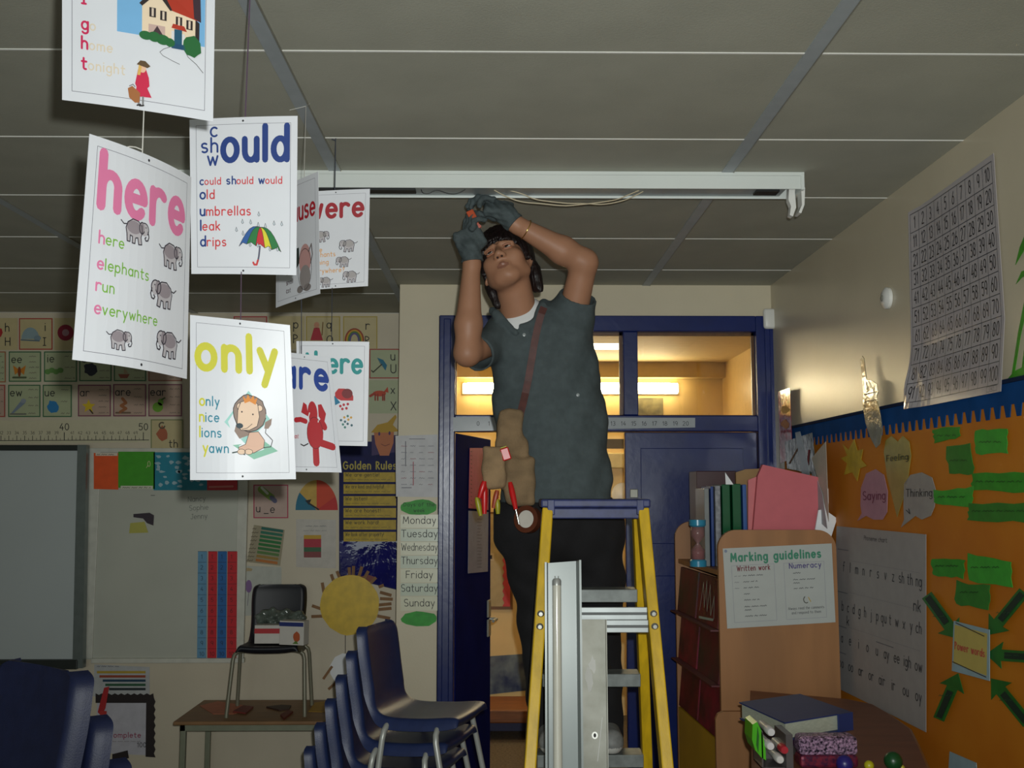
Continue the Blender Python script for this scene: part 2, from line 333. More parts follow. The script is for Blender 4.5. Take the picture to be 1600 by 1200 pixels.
# ------------------------------------------------------------------ implicit bodies (smooth unions, surface nets)
class SDF:
    def __init__(s, lo, hi, h):
        s.lo = np.array(lo, np.float32); s.h = h; s.n = np.ceil((np.array(hi)-np.array(lo))/h).astype(int)+1
        s.D = np.full(s.n, .08, np.float32)
        s.ax = [s.lo[i]+h*np.arange(s.n[i], dtype=np.float32) for i in range(3)]
    def sl(s, lo, hi):
        a = [max(0, int((lo[i]-s.lo[i])/s.h)) for i in range(3)]; b = [min(int(s.n[i]), int((hi[i]-s.lo[i])/s.h)+2) for i in range(3)]
        if any(b[i] <= a[i] for i in range(3)): return None, None
        q = tuple(slice(a[i], b[i]) for i in range(3))
        return q, np.meshgrid(*[s.ax[i][q[i]] for i in range(3)], indexing='ij', sparse=True)
    def comb(s, q, d, k, op):
        a = s.D[q]
        if op == 'u':
            hh = np.clip(.5+.5*(a-d)/k, 0, 1); s.D[q] = a+(d-a)*hh-k*hh*(1-hh)
        elif op == 's':
            d = -d; hh = np.clip(.5-.5*(a-d)/k, 0, 1); s.D[q] = a+(d-a)*hh+k*hh*(1-hh)
    def cap(s, p0, p1, r0, r1=None, k=.02, op='u', sy=1.0):
        r1 = r0 if r1 is None else r1; p0, p1 = V(p0), V(p1); R = max(r0, r1)+max(2*k, .05)
        q, g = s.sl([min(p0[i], p1[i])-R for i in range(3)], [max(p0[i], p1[i])+R for i in range(3)])
        if q is None: return s
        ym = (p0.y+p1.y)/2
        X = g[0]-p0.x; Y = (g[1]-p0.y)/sy; Z = g[2]-p0.z
        d = np.array([p1.x-p0.x, (p1.y-p0.y)/sy, p1.z-p0.z], np.float32); L = float(d@d)+1e-9
        t = np.clip((X*d[0]+Y*d[1]+Z*d[2])/L, 0, 1)
        D = np.sqrt((X-t*d[0])**2+(Y-t*d[1])**2+(Z-t*d[2])**2)-(r0+(r1-r0)*t)
        s.comb(q, (D*min(1, sy*1.2)).astype(np.float32), k, op); return s
    def ell(s, c, r, k=.02, op='u', B=None):
        """ellipsoid; B 3x3 matrix whose columns are local axes"""
        c = V(c); R = max(r)+max(2*k, .04)
        q, g = s.sl([c[i]-R for i in range(3)], [c[i]+R for i in range(3)])
        if q is None: return s
        X, Y, Z = g[0]-c.x, g[1]-c.y, g[2]-c.z
        if B is not None:
            A = [X*B[0][i]+Y*B[1][i]+Z*B[2][i] for i in range(3)]
        else: A = [X, Y, Z]
        k0 = np.sqrt(sum((A[i]/r[i])**2 for i in range(3))); k1 = np.sqrt(sum((A[i]/r[i]**2)**2 for i in range(3)))+1e-6
        s.comb(q, np.broadcast_to(k0*(k0-1)/k1, s.D[q].shape).astype(np.float32), k, op); return s
    def rbox(s, c, hs, r, k=.01, op='u', B=None):
        c = V(c); R = max(hs)*1.75+max(2*k, .04)
        q, g = s.sl([c[i]-R for i in range(3)], [c[i]+R for i in range(3)])
        if q is None: return s
        X, Y, Z = g[0]-c.x, g[1]-c.y, g[2]-c.z
        A = [X*B[0][i]+Y*B[1][i]+Z*B[2][i] for i in range(3)] if B is not None else [X, Y, Z]
        Q = [np.abs(A[i])-hs[i]+r for i in range(3)]
        d = np.sqrt(sum(np.maximum(x, 0)**2 for x in Q))+np.minimum(np.maximum(np.maximum(Q[0], Q[1]), Q[2]), 0)-r
        s.comb(q, np.broadcast_to(d, s.D[q].shape).astype(np.float32), k, op); return s
    def plane(s, p, n, k=.004):            # cut away the side the normal points to
        n = V(n).normalized(); p = V(p)
        g = np.meshgrid(*s.ax, indexing='ij', sparse=True)
        d = (g[0]-p.x)*n.x+(g[1]-p.y)*n.y+(g[2]-p.z)*n.z
        s.D = np.maximum(s.D, d.astype(np.float32)); return s
    def warp(s, fn):
        g = np.meshgrid(*s.ax, indexing='ij', sparse=True); s.D = (s.D+fn(*g)).astype(np.float32); return s
    def mesh(s):
        D = s.D; S = D < 0; S[0] = S[-1] = False; S[:, 0] = S[:, -1] = False; S[:, :, 0] = S[:, :, -1] = False
        D = np.where(S, np.minimum(D, -1e-5), np.maximum(D, 1e-5))
        c = [a-1 for a in D.shape]
        cnt = np.zeros(c, np.int8)
        for i in (0, 1):
            for j in (0, 1):
                for k in (0, 1): cnt += S[i:c[0]+i, j:c[1]+j, k:c[2]+k]
        act = np.argwhere((cnt > 0) & (cnt < 8)); idx = np.full(c, -1, np.int64); idx[tuple(act.T)] = np.arange(len(act))
        acc = np.zeros((len(act), 3)); num = np.zeros(len(act))
        for ax in range(3):
            for u in (0, 1):
                for w_ in (0, 1):
                    o = np.array([0, 0, 0]); oth = [x for x in range(3) if x != ax]; o[oth[0]] = u; o[oth[1]] = w_
                    e = o.copy(); e[ax] = 1
                    a = D[tuple((act+o).T)]; b = D[tuple((act+e).T)]; m = (a < 0) != (b < 0)
                    t = np.where(m, a/np.where(m, a-b, 1), 0)
                    p = np.tile(o.astype(float), (len(act), 1)); p[:, ax] += t
                    acc += np.where(m[:, None], p, 0); num += m
        vs = s.lo+s.h*(act+acc/num[:, None])
        fs = []
        for ax in range(3):
            b, cc = (ax+1) % 3, (ax+2) % 3
            sa = [slice(None)]*3; sb = [slice(None)]*3; sa[ax] = slice(0, -1); sb[ax] = slice(1, None)
            A = S[tuple(sa)]; Bq = S[tuple(sb)]; e = np.argwhere(A != Bq)
            if not len(e): continue
            ins = A[tuple(e.T)]
            def cell(db, dc):
                q = e.copy(); q[:, b] += db; q[:, cc] += dc; return idx[tuple(q.T)]
            Q = np.stack([cell(-1, -1), cell(0, -1), cell(0, 0), cell(-1, 0)], 1)
            Q = np.where(ins[:, None], Q, Q[:, ::-1]); fs.append(Q)
        return vs, np.concatenate(fs)
    def obj(s, name, mat, parent, smooth_iter=2, color=None, **kw):
        vs, fs = s.mesh()
        ed = np.concatenate([fs[:, [i, (i+1) % 4]] for i in range(4)])
        for _ in range(smooth_iter):
            a = np.zeros_like(vs); n = np.zeros(len(vs))
            np.add.at(a, ed[:, 0], vs[ed[:, 1]]); np.add.at(a, ed[:, 1], vs[ed[:, 0]])
            np.add.at(n, ed[:, 0], 1); np.add.at(n, ed[:, 1], 1)
            vs = vs*.4+.6*a/n[:, None]
        mb = MB(); mb.mats = [mat] if not isinstance(mat, list) else mat
        org = ORG[parent.name] if parent is not None else V((float(vs[:, 0].mean()), float(vs[:, 1].mean()), float(vs[:, 2].min())))
        me = bpy.data.meshes.new(name); me.from_pydata((vs-np.array(org)).tolist(), [], fs.tolist())
        for m in mb.mats: me.materials.append(m)
        if color: 
            cen = vs[fs].mean(1); me.polygons.foreach_set('material_index', color(cen).astype(int).tolist())
        me.polygons.foreach_set('use_smooth', [True]*len(fs)); me.update()
        o = bpy.data.objects.new(name, me); C.objects.link(o); ORG[o.name] = org
        if parent is not None: o.parent = parent
        else: o.location = org
        return setp(o, **kw)
# ================================================================== the room
ZC, YD, YR, XR, XL = 2.83, 5.34, 6.23, 1.44, -3.7
XJ = PY(625, 450, YD).x
m_cream = M('cream_wall_paint', (204, 194, 168), .5, var=.03, scale=3, bump=.05, bscale=90)
m_gloss = M('cream_gloss_paint', (200, 190, 166), .30, var=.03, scale=3, bump=.03, bscale=40, spec=.6)
m_wallb = M('pinkish_cream_wall_paint', (198, 188, 166), .55, var=.04, scale=2.5, bump=.05, bscale=90)
m_ceil = M('ceiling_board', (172, 172, 158), .75, var=.04, scale=5, bump=.1, bscale=160)
m_cstrip = M('ceiling_grey_strip', (166, 174, 178), .5, var=.04)
m_cline = M('ceiling_white_bead', (232, 232, 226), .4, var=.02)
m_floor = M('brown_carpet', (92, 82, 70), .95, var=.25, scale=60, bump=.4, bscale=300)
m_navy = M('navy_gloss_paint', (8, 30, 92), .28, var=.12, scale=6, bump=.06, bscale=26, spec=.6)
m_navyd = M('dark_navy_door_paint', (12, 22, 90), .9, spec=.03, var=.12, scale=5, bump=.05, bscale=26)
m_paper = M('white_paper', (226, 228, 230), .55, var=.015)
m_dull = M('cream_paper', (196, 190, 160), .6, var=.03)
m_white = M('white_plastic', (225, 225, 220), .35, var=.02)
m_wmetal = M('white_enamel_metal', (214, 220, 216), .35, var=.02, scale=4)
m_alu = M('brushed_aluminium', (178, 184, 184), .42, .55, var=.08, scale=12, stretch=(1, 1, .1))
m_steel = M('grey_painted_steel', (150, 150, 140), .4, .3, var=.05)
m_chrome = M('chrome', (200, 200, 195), .2, 1, var=.02)
m_glass = M('clear_glass', (255, 255, 255), .0, var=0, trans=1)
m_lam = M('clear_laminate', (240, 240, 240), .12, var=0, alpha=.12, spec=.6)
m_lam.use_nodes = True

def st(name, mb, **k): return obj(name, mb, kind='structure', **k)
def pb(mb, x0, y0, x1, y1, ya, yb, m, ch=0):         # a box whose front face at depth ya fills that part of the wall
    a = PY(x0, y0, ya); b = PY(x1, y1, ya); return mb.box((a.x, ya, a.z), (b.x, yb, b.z), m, None, ch)

st('floor', MB().box((XL-.1, -3, -.1), (2.2, 8.6, 0), m_floor))
mb = MB().box((XL-.1, -3, ZC), (XR+.1, YR+.1, ZC+.1), m_ceil)
strips = [PZ(60, 347, ZC).x, PZ(475, 172, ZC).x, PZ(1235, 131, ZC).x]
for k in range(-4, 7):
    y = 2.44+.63*k
    if y < YR: mb.box((XL, y-.0035, ZC-.002), (XR, y+.0035, ZC+.01), m_cline)
for k, x in enumerate(strips):
    mb.box((x-.02, -3, ZC-.0035), (x+.02, YR, ZC+.01), m_cstrip)
    mb.box((x+.019, -3, ZC-.005), (x+.0225, YR, ZC+.01), m_steel)
st('ceiling', mb)
st('wall_left', MB().box((XL-.1, -3, 0), (XL, YR+.1, ZC), m_wallb))
st('wall_back', MB().box((XL, YR, 0), (XJ+.2, YR+.1, ZC), m_wallb))
st('wall_right', MB().box((XR, -3, 0), (XR+.1, YD+.12, ZC), m_gloss))
xf0, xf1 = PY(686, 500, YD).x, PY(1212, 500, YD).x; zf = PY(900, 494, YD).z
mb = MB(); mb.box((XJ, YD, 0), (xf0, YD+.12, ZC), m_cream); mb.box((xf0, YD, zf), (xf1, YD+.12, ZC), m_cream)
mb.box((xf1, YD, 0), (XR, YD+.12, ZC), m_cream); mb.box((XJ, YD+.12, 0), (XJ+.1, YR, ZC), m_wallb)
st('wall_entrance', mb)

# ---- doors with the glazed light above
dr = thing('door_1', None, None, ((xf0+xf1)/2, YD+.05, 0), kind='structure')
mb = MB(); f0, f1 = YD-.025, YD+.10
def fbar(x0, y0, x1, y1, a=f0, b=f1): pb(mb, x0, y0, x1, y1, a, b, m_navy, .004)
zb = 1290
za, zt = 0.0, zf
def vbar(xa, xb, z0, z1, a=f0, b=f1): mb.box((xa, a, z0), (xb, b, z1), m_navy, None, .005)
X = lambda px: PY(px, 600, YD-.02).x
Z = lambda py: PY(950, py, YD-.02).z
vbar(X(686), X(711), 0, zf); vbar(X(1183), X(1212), 0, zf); vbar(X(711), X(1183), Z(518), zf)
vbar(X(711), X(1183), Z(674), Z(649)); vbar(X(974), X(997), Z(649), Z(518))
mb.box((X(693), f0-.012, 0), (X(704), f0, zf-.02), m_navy, None, .004)          # moulding
mb.box((X(1196), f0-.012, 0), (X(1204), f0, zf-.02), m_navy, None, .004)
obj('frame', mb, dr)
m_bead = M('brown_glazing_bead', (92, 58, 26), .4, var=.2, scale=40)
for k, (a, b) in enumerate(((711, 974), (997, 1183))):
    wn = thing('window_%d' % (k+1), None, None, ((X(a)+X(b))/2, YD+.04, Z(649)), kind='structure')
    mb = MB(); mb.box((X(a)+.002, YD+.05, Z(649)+.002), (X(b)-.002, YD+.056, Z(518)-.002), m_glass); obj('pane', mb, wn)
    mb = MB(); t = .014
    mb.box((X(a), YD+.03, Z(518)-t), (X(b), YD+.049, Z(518)), m_bead); mb.box((X(a), YD+.03, Z(649)), (X(b), YD+.049, Z(649)+.006), m_bead)
    mb.box((X(b)-t, YD+.03, Z(649)), (X(b), YD+.049, Z(518)), m_bead); mb.box((X(a), YD+.03, Z(649)), (X(a)+.006, YD+.049, Z(518)), m_bead)
    obj('glazing_bead', mb, wn)
# right leaf, closed
zl = Z(675)
d2 = thing('door_2', None, None, ((X(980)+X(1183))/2, YD+.06, 0), kind='structure')
mb = MB(); mb.box((X(976), YD+.0, .01), (X(1182), YD+.045, zl), m_navy, None, .004)
for a, b, c, d in ((1000, 700, 1160, 850), (1000, 900, 1160, 1200)):
    mb.box((X(a), YD-.006, Z(d)), (X(b+0*a) if False else X(c), YD+.002, Z(b)), m_navy, None, .003)
obj('leaf', mb, d2)
mb = MB(); a = PY(984, 764, YD-.003); b = PY(997, 778, YD-.003); mb.box((a.x, YD-.009, b.z), (b.x, YD-.0005, a.z), m_steel, None, .004); obj('lock_plate', mb, d2)
# left leaf, standing open into the corridor
hx = X(711); ang = math.radians(76); LW = .73
ld = V((math.cos(ang), math.sin(ang), 0)); ln = V((math.sin(ang), -math.cos(ang), 0)); ho = V((hx+.004, YD+.1, 0))
d3 = thing('door_3', None, None, ho, kind='structure')
T = Matrix((ld, -ln, V((0,0,1)))).transposed().to_4x4(); T.translation = ho
mb = MB().box((0, 0, .01), (LW, .044, zl), m_navyd, T, .004); obj('leaf', mb, d3)
mb = MB(); 
for z in (.95, 1.06): mb.box((LW-.09, -.012, z-.05), (LW-.03, 0, z+.05), m_steel, T, .004)
mb.tube([T @ V((LW-.05, -.01, 1.0)), T @ V((LW-.05, -.05, 1.0)), T @ V((LW-.15, -.055, 1.0))], .009, m_steel); obj('handle', mb, d3)

# ---- corridor beyond
m_hall = M('corridor_yellow_paint', (228, 200, 140), .5, var=.05, scale=4)
m_hallc = M('corridor_ceiling', (200, 176, 124), .7, var=.03)
YH = 8.2
st('wall_corridor_back', MB().box((XJ-.1, YH, 0), (2.2, YH+.1, 2.76), m_hall))
st('wall_corridor_right', MB().box((1.80, YD+.12, 0), (1.9, YH, 2.76), M('corridor_gloss', (204, 172, 112), .3, var=.04)))
st('wall_corridor_left', MB().box((XJ-.1, YR+.1, 0), (XJ+.02, YH, 2.76), m_hall))
st('ceiling_corridor', MB().box((XJ+.1, YD+.12, 2.76), (1.9, YH+.1, 2.86), m_hallc))
mb = MB(); mb.box((XJ+.02, YH-.12, 2.64), (1.8, YH-.02, 2.76), m_hallc); st('trim_1', mb)
bt = thing('corridor_batten_light', 'lit fluorescent batten light on the corridor wall, seen through the glass over the doors', 'light', (PY(891, 607, YH-.05).x, YH-.01, PY(891, 607, YH-.05).z))
a = PY(722, 598, YH-.05); b = PY(1061, 616, YH-.05)
mb = MB().box((a.x, YH-.03, b.z), (b.x, YH-.002, a.z), m_white, None, .005); obj('housing', mb, bt)
mb = MB().box((a.x+.01, YH-.09, b.z+.005), (b.x-.01, YH-.031, a.z-.005), M('lit_diffuser', (255, 236, 182), .4, var=0, emit=14), None, .01); obj('diffuser', mb, bt)
hs = lambda off=.004: Sheet(lambda x, y, h: PY(x, y, YH)+V((0, -off-h, 0)), -1, .002)
def corr():
    hb = thing('notice_board', 'cream notice board with pink wavy border, seen past the open door', 'notice board', PY(780, 945, YH-.01))
    s = hs(.02); s.paper([(725, 800), (801, 800), (801, 952), (725, 952)], M('board_wood_edge', (120, 82, 40), .5), th=.018); s.done('frame', None, None, hb)
    s = hs(.026); s.paper([(728, 803), (797, 803), (797, 947), (728, 947)], M('board_cream', (176, 160, 124), .7), th=.003); s.done('backing', None, None, hb)
    s = hs(.032); e = [(797, 803+i*144/24) for i in range(25)]; i_ = [(785+3*(k % 2), 947-k*144/24) for k in range(25)]
    s.solid(e+i_, M('pink_border', (190, 66, 76), .7), th=.003); s.done('border', None, None, hb)
    s = hs(.03); s.solid([(762, 864), (772, 864), (772, 876), (762, 876)], ink((196, 180, 150))); s.poly([(765, 867), (769, 867), (769, 873), (765, 873)], ink(BLACK))
    s.done('corridor_light_switch', 'small square light switch on the corridor wall left of the pink bordered board', 'switch')
    s = hs(); s.paper([(755, 1026), (900, 1016), (900, 1070), (755, 1086)], M('mottled_blue_print', (16, 34, 84), .5, col2=(120, 134, 140), scale=6)); s.done('corridor_frieze', 'dark blue and grey picture strip low on the corridor wall', 'frieze')
    mb = MB(); a = PY(730, 1110, 7.4); b = PY(905, 1150, 7.4); mb.box((a.x, 7.4, a.z-.09), (b.x, 7.9, a.z), M('bench_wood', (124, 74, 34), .5, var=.2, stretch=(.3, 3, 3)), None, .01)
    bn = thing('corridor_bench', 'low wooden bench against the corridor wall, beyond the open door', 'bench', (a.x/2+b.x/2, 7.65, 0))
    obj('seat', mb, bn)
    mb = MB()
    for x in (a.x+.08, b.x-.12): mb.box((x, 7.45, 0), (x+.05, 7.85, a.z-.09), M('bench_navy', (14, 24, 70), .5))
    mb.box((a.x+.1, 7.47, .05), (b.x-.1, 7.5, a.z-.1), M('bench_navy', (14, 24, 70), .5)); obj('base', mb, bn)
    s = hs(); s.paper([(930, 686), (985, 686), (985, 701), (930, 701)], M('grey_band', (72, 66, 58), .6)); s.done('corridor_sign', 'dark grey strip sign high on the corridor wall right of the man', 'sign')
    mb = MB(); p = PY(962, 722, YH); mb.box((p.x-.16, YH-.1, p.z-.05), (p.x+.16, YH-.002, p.z+.07), M('duct_cream', (214, 196, 140), .5), None, .008); obj('corridor_duct', mb, None, 'cream boxed ledge on the corridor wall below the dark strip sign', 'ledge')
    mb = MB(); p = PY(973, 772, YH); mb.lathe((p.x, YH-.005, p.z), [(0, .03), (.07, .028), (.09, .012), (.09, 0)], m_white, 24, (0, -1, 0)); obj('corridor_wall_plate', mb, None, 'round white plate on the corridor wall beside the right door leaf', 'wall plate', smooth=True, auto=40)
    s = hs(.006); s.paper([(994, 622), (1036, 622), (1036, 650), (994, 650)], M('grey_glossy_print', (96, 92, 80), .2, col2=(160, 150, 110), scale=9)); s.done('corridor_picture', 'grey glossy picture under the lit batten on the corridor wall', 'picture')
corr()

# ---- things pinned to doors and entrance wall
def ED(off=.004): return Sheet(lambda x, y, h: PY(x, y, YD)+V((0, -off-h, 0)), -1, .0012)
s = Sheet(lambda x, y, h: PY(x, y, YD-.03)+V((0, -.004-h, 0)), -1, .0012)
s.paper([(708, 652), (1086, 653), (1086, 668), (708, 674)], M('laminated_strip', (172, 178, 182), .15, var=.03), 16, 1)
for i in range(21):
    x = 747+i*17.0 if i < 6 else 747+i*16.2
    s.text(str(i), x, 665, 4.2, ink(BLACK), .8, center=True)
s.done('number_strip', 'long laminated number strip from 0 to 20 across the bar above the doors', 'number line')
LD = lambda off: Sheet(lambda x, y, h: PP(x, y, ho, ln)+ln*(off+h), -1, .0012)
s = LD(.005); s.paper([(733, 700), (763, 700), (762, 797), (731, 794)], M('pink_sheet', (190, 84, 118), .6))
for i in range(14): s.stroke([(734, 705+i*6.4), (735.5, 706+i*6.4)], .8, ink(BLACK))
s.done('pink_notice', 'pink notice pinned on the open navy door leaf', 'notice')
s = LD(.005); s.paper([(731, 798), (762, 800), (761, 893), (730, 896)], M('grey_list_paper', (136, 146, 172), .6))
for i in range(16): s.scribble(744, 812+i*5, 7, 2.2, ink((90, 90, 100)))
s.done('list_notice', 'narrow typed list on white paper under the pink notice on the open door', 'notice')
mb = MB(); a = PY(1200, 516, YD); mb.box((a.x-.035, YD-.06, a.z), (a.x+.035, YD-.028, a.z+.108), m_white, None, .014); o = obj('motion_sensor', mb, None, 'white motion sensor at the top right corner of the blue door frame', 'sensor', smooth=True, auto=50)
# days of the week
days = ['Monday', 'Tuesday', 'Wednesday', 'Thursday', 'Friday', 'Saturday', 'Sunday']
yy = [804, 826, 847, 868, 889, 911, 932, 955]
m_day = [M('day_card_a', (206, 206, 180), .3, var=.04), M('day_card_b', (186, 196, 176), .3, var=.04)]
for i, d in enumerate(days):
    s = ED(); s.paper([(626, yy[i]), (685, yy[i]), (685, yy[i+1]-1), (626, yy[i+1]-1)], m_day[i % 2])
    s.text(d, 655.5, yy[i+1]-8, 7.2, ink((28, 30, 34)), .72, center=True, fit=min(56, s.textw(d, 7.2, .72)))
    s.done('day_card', 'card reading %s in the days of the week column beside the blue door frame' % d, 'word card', None, 'days of the week cards')
def blob(cx, cy, rx, ry, n=18, j=.12, seed=1):
    r = random.Random(seed); return [(cx+rx*math.cos(2*math.pi*i/n)*(1+r.uniform(-j, j)), cy+ry*math.sin(2*math.pi*i/n)*(1+r.uniform(-j, j))) for i in range(n)]
m_green = M('green_card', (40, 148, 40), .55, var=.14, scale=25)
s = ED(); s.solid(blob(655, 793, 29, 12, seed=3), m_green); s.text('Days of the', 655, 791, 3.6, ink((14, 50, 20)), .9, center=True, fit=48); s.text('week', 655, 800, 3.6, ink((14, 50, 20)), .9, center=True)
s.done('green_title_card', 'green cloud shaped title card reading Days of the week, above the Monday card', 'title card')
s = ED(); s.solid(blob(655.5, 967, 28, 12, seed=4, j=.08), m_green); s.done('green_blank_card', 'blank green cloud shaped card below the Sunday card', 'card')
s = ED(.006); s.paper([(618, 681), (684, 679), (684, 777), (619, 776)], M('typed_sheet', (196, 196, 198), .6))
for i in range(4):
    for j in range(7): s.scribble(627+i*14, 698+j*10, 9, 2.4, ink([(120, 120, 130), (150, 90, 100)][(i*3+j) % 5 == 0]))
s.stroke([(640, 686), (664, 686)], 1, ink((110, 110, 120))); s.stroke([(634, 690), (634, 728)], 1.4, ink((110, 110, 120))); s.stroke([(646, 722), (646, 758)], 1.4, ink((170, 90, 100))); s.stroke([(628, 762), (643, 762)], 1.2, ink((110, 110, 120)))
s.done('timetable_sheet', 'white typed timetable sheet on the wall above the green title card', 'paper')

# ================================================================== back wall displays
def BW(off=.004): return Sheet(lambda x, y, h: PY(x, y, YR)+V((0, -off-h, 0)), -1, .0014)
iw = thing('interactive_whiteboard', 'large interactive whiteboard with a dark top strip and silver side rail, at the left edge', 'whiteboard', PY(0, 1040, YR-.04))
mb = MB(); pb(mb, -260, 703, 117, 1036, YR-.075, YR-.03, M('whiteboard_screen', (176, 184, 184), .35, var=.02, scale=2)); obj('screen', mb, iw)
mb = MB(); pb(mb, -260, 695, 124, 704, YR-.095, YR-.03, M('black_strip', (34, 40, 38), .4), .004); pb(mb, -260, 1032, 120, 1046, YR-.11, YR-.03, M('black_strip', (34, 40, 38), .4), .004)
mb.box((PY(-200, 700, YR).x, YR-.03, PY(0, 980, YR).z), (PY(60, 700, YR).x, YR-.001, PY(0, 760, YR).z), m_steel); obj('frame', mb, iw)
mb = MB(); p = [PY(121, 695, YR-.1), PY(135, 695, YR-.1), PY(129, 1044, YR-.1), PY(113, 1044, YR-.1)]; mb.prism(p, (0, .05, 0), M('silver_rail', (118, 128, 126), .3, .5)); obj('side_rail', mb, iw)
mb = MB(); p = PY(14, 1040, YR-.14); mb.box((p.x-.09, YR-.14, p.z-.03), (p.x+.09, YR-.12, p.z+.008), M('black_strip', (34, 40, 38), .4), None, .008); mb.box((p.x-.05, YR-.144, p.z-.018), (p.x+.05, YR-.139, p.z-.008), m_white); obj('pen_tray', mb, iw)
wb = thing('whiteboard', 'plain whiteboard with coloured sheets along its top, right of the silver rail', 'whiteboard', PY(260, 1030, YR-.02))
mb = MB(); pb(mb, 143, 706, 375, 1030, YR-.022, YR-.002, M('dry_wipe_board', (182, 184, 172), .3, var=.03, scale=3)); obj('panel', mb, wb)
mb = MB(); mf = M('board_frame', (196, 196, 184), .45)
pb(mb, 142, 1029, 381, 1036, YR-.04, YR-.002, mf, .003); pb(mb, 373, 706, 380, 1029, YR-.03, YR-.002, mf, .003); pb(mb, 137, 700, 380, 707, YR-.03, YR-.002, mf, .003); pb(mb, 136, 706, 144, 1029, YR-.03, YR-.002, mf, .003); obj('frame', mb, wb)
for i, t in enumerate(['Nancy', 'Sophie', 'Jenny']):
    s = BW(.0235); s.text(t, 296+2*i, 784+i*13.5, 5, ink((92, 96, 92)), .6, slope=-.06); s.done('handwritten_word', None, None, wb)
s = BW(.0235)
s.stroke([(238, 774), (244, 774)], 1, ink((90, 90, 90))); s.done('pen_mark', None, None, wb)
WS = lambda off=.0345: BW(off)
s = WS(); s.paper([(150, 708), (188, 708), (188, 765), (150, 764)], M('orange_sheet', (222, 84, 26), .6)); s.rect(153, 708, 187, 712.5, ink((210, 200, 180))); s.scribble(155, 711.5, 30, 2.4, ink((90, 70, 60)), 2); s.done('orange_sheet', 'orange sheet at the top left of the plain whiteboard', 'paper')
s = WS(); s.paper([(188, 706), (245, 706), (245, 764), (188, 762)], M('green_sheet', (62, 152, 26), .6)); s.rect(192, 759, 242, 764, ink((200, 200, 180))); s.scribble(195, 763, 44, 2.6, ink((80, 80, 70)), 2); s.stroke(arcp(236, 725, 2, 4, 0, 360), .8, ink((200, 200, 150))); s.stroke([(234, 728), (232, 731)], .8, ink((200, 200, 150))); s.done('green_sheet', 'green sheet at the top of the plain whiteboard, right of the orange one', 'paper')
s = WS(); s.paper([(243, 707), (326, 707), (326, 766), (243, 766)], M('teal_sheet', (22, 128, 150), .6))
r = random.Random(2)
for i in range(34):
    x, y = 248+r.random()*72, 712+r.random()*48; s.poly(blob(x, y, 3+r.random()*2, 2+r.random(), 7, .4, i), ink((150, 180, 190)))
s.done('teal_sheet', 'teal sheet scattered with pale shapes at the top of the whiteboard', 'paper')
s = WS(); s.paper([(326, 707), (373, 707), (373, 766), (326, 766)], M('red_sheet', (190, 44, 52), .6)); s.stroke([(330, 761), (366, 760)], 3, ink((205, 120, 110))); s.done('red_sheet', 'red sheet at the top right of the plain whiteboard', 'paper')
s = WS(.026); s.solid([(206, 817), (228, 815), (234, 832), (204, 833)], ink((176, 172, 84))); s.solid([(211, 803), (236, 801), (243, 805), (242, 821), (232, 817), (226, 810), (211, 808)], ink((52, 42, 52)), 1.2, .001); s.done('sticky_note', 'yellow sticky note under a dark scrap in the middle of the whiteboard', 'note')
cols = [(96, 146, 178), (196, 24, 36), (26, 96, 160), (192, 22, 34)]; xs = [(312, 326), (328, 342), (343, 357), (358, 373)]; nm = ['pale blue', 'inner red', 'dark blue', 'outer red']
for (x0, x1), c, n_ in zip(xs, cols, nm):
    s = WS(); s.paper([(x0, 861), (x1, 861), (x1-1.5, 1026.5), (x0-1.5, 1026.5)], M('strip_'+n_.replace(' ', '_'), c, .6))
    for i in range(10):
        y = 861+i*16.8; s.stroke([(x0, y), (x1-1, y)], .6, ink(tuple(int(q*.55) for q in c))); s.text(str(i+1), x0+6, y+11, 4, ink(tuple(int(q*.45) for q in c)), .9, center=True)
    s.done('number_card_strip', '%s number strip hanging at the right edge of the whiteboard' % n_, 'number strip', None, 'number strips on the whiteboard')
# number line
s = BW(); s.paper([(-120, 658), (236, 655), (236, 691), (-120, 694)], m_dull); k = ink((34, 34, 32)); s.stroke([(-118, 689), (233, 687.5)], 1, k)
for i in range(22, 51):
    x = 101+(i-40)*12.35; big = i % 10 == 0
    s.stroke([(x, 688), (x, 676 if big else 681)], 1.2 if big else .9, k); s.stroke([(x-6.2, 688), (x-6.2, 684.5)], .6, k)
    s.text(str(i), x+(0), 672 if big else 678.5, 6.6 if big else 3, k, .9 if big else .8, center=True)
s.done('number_line', 'long paper number line with 40 and 50 marked, above the whiteboards', 'number line')

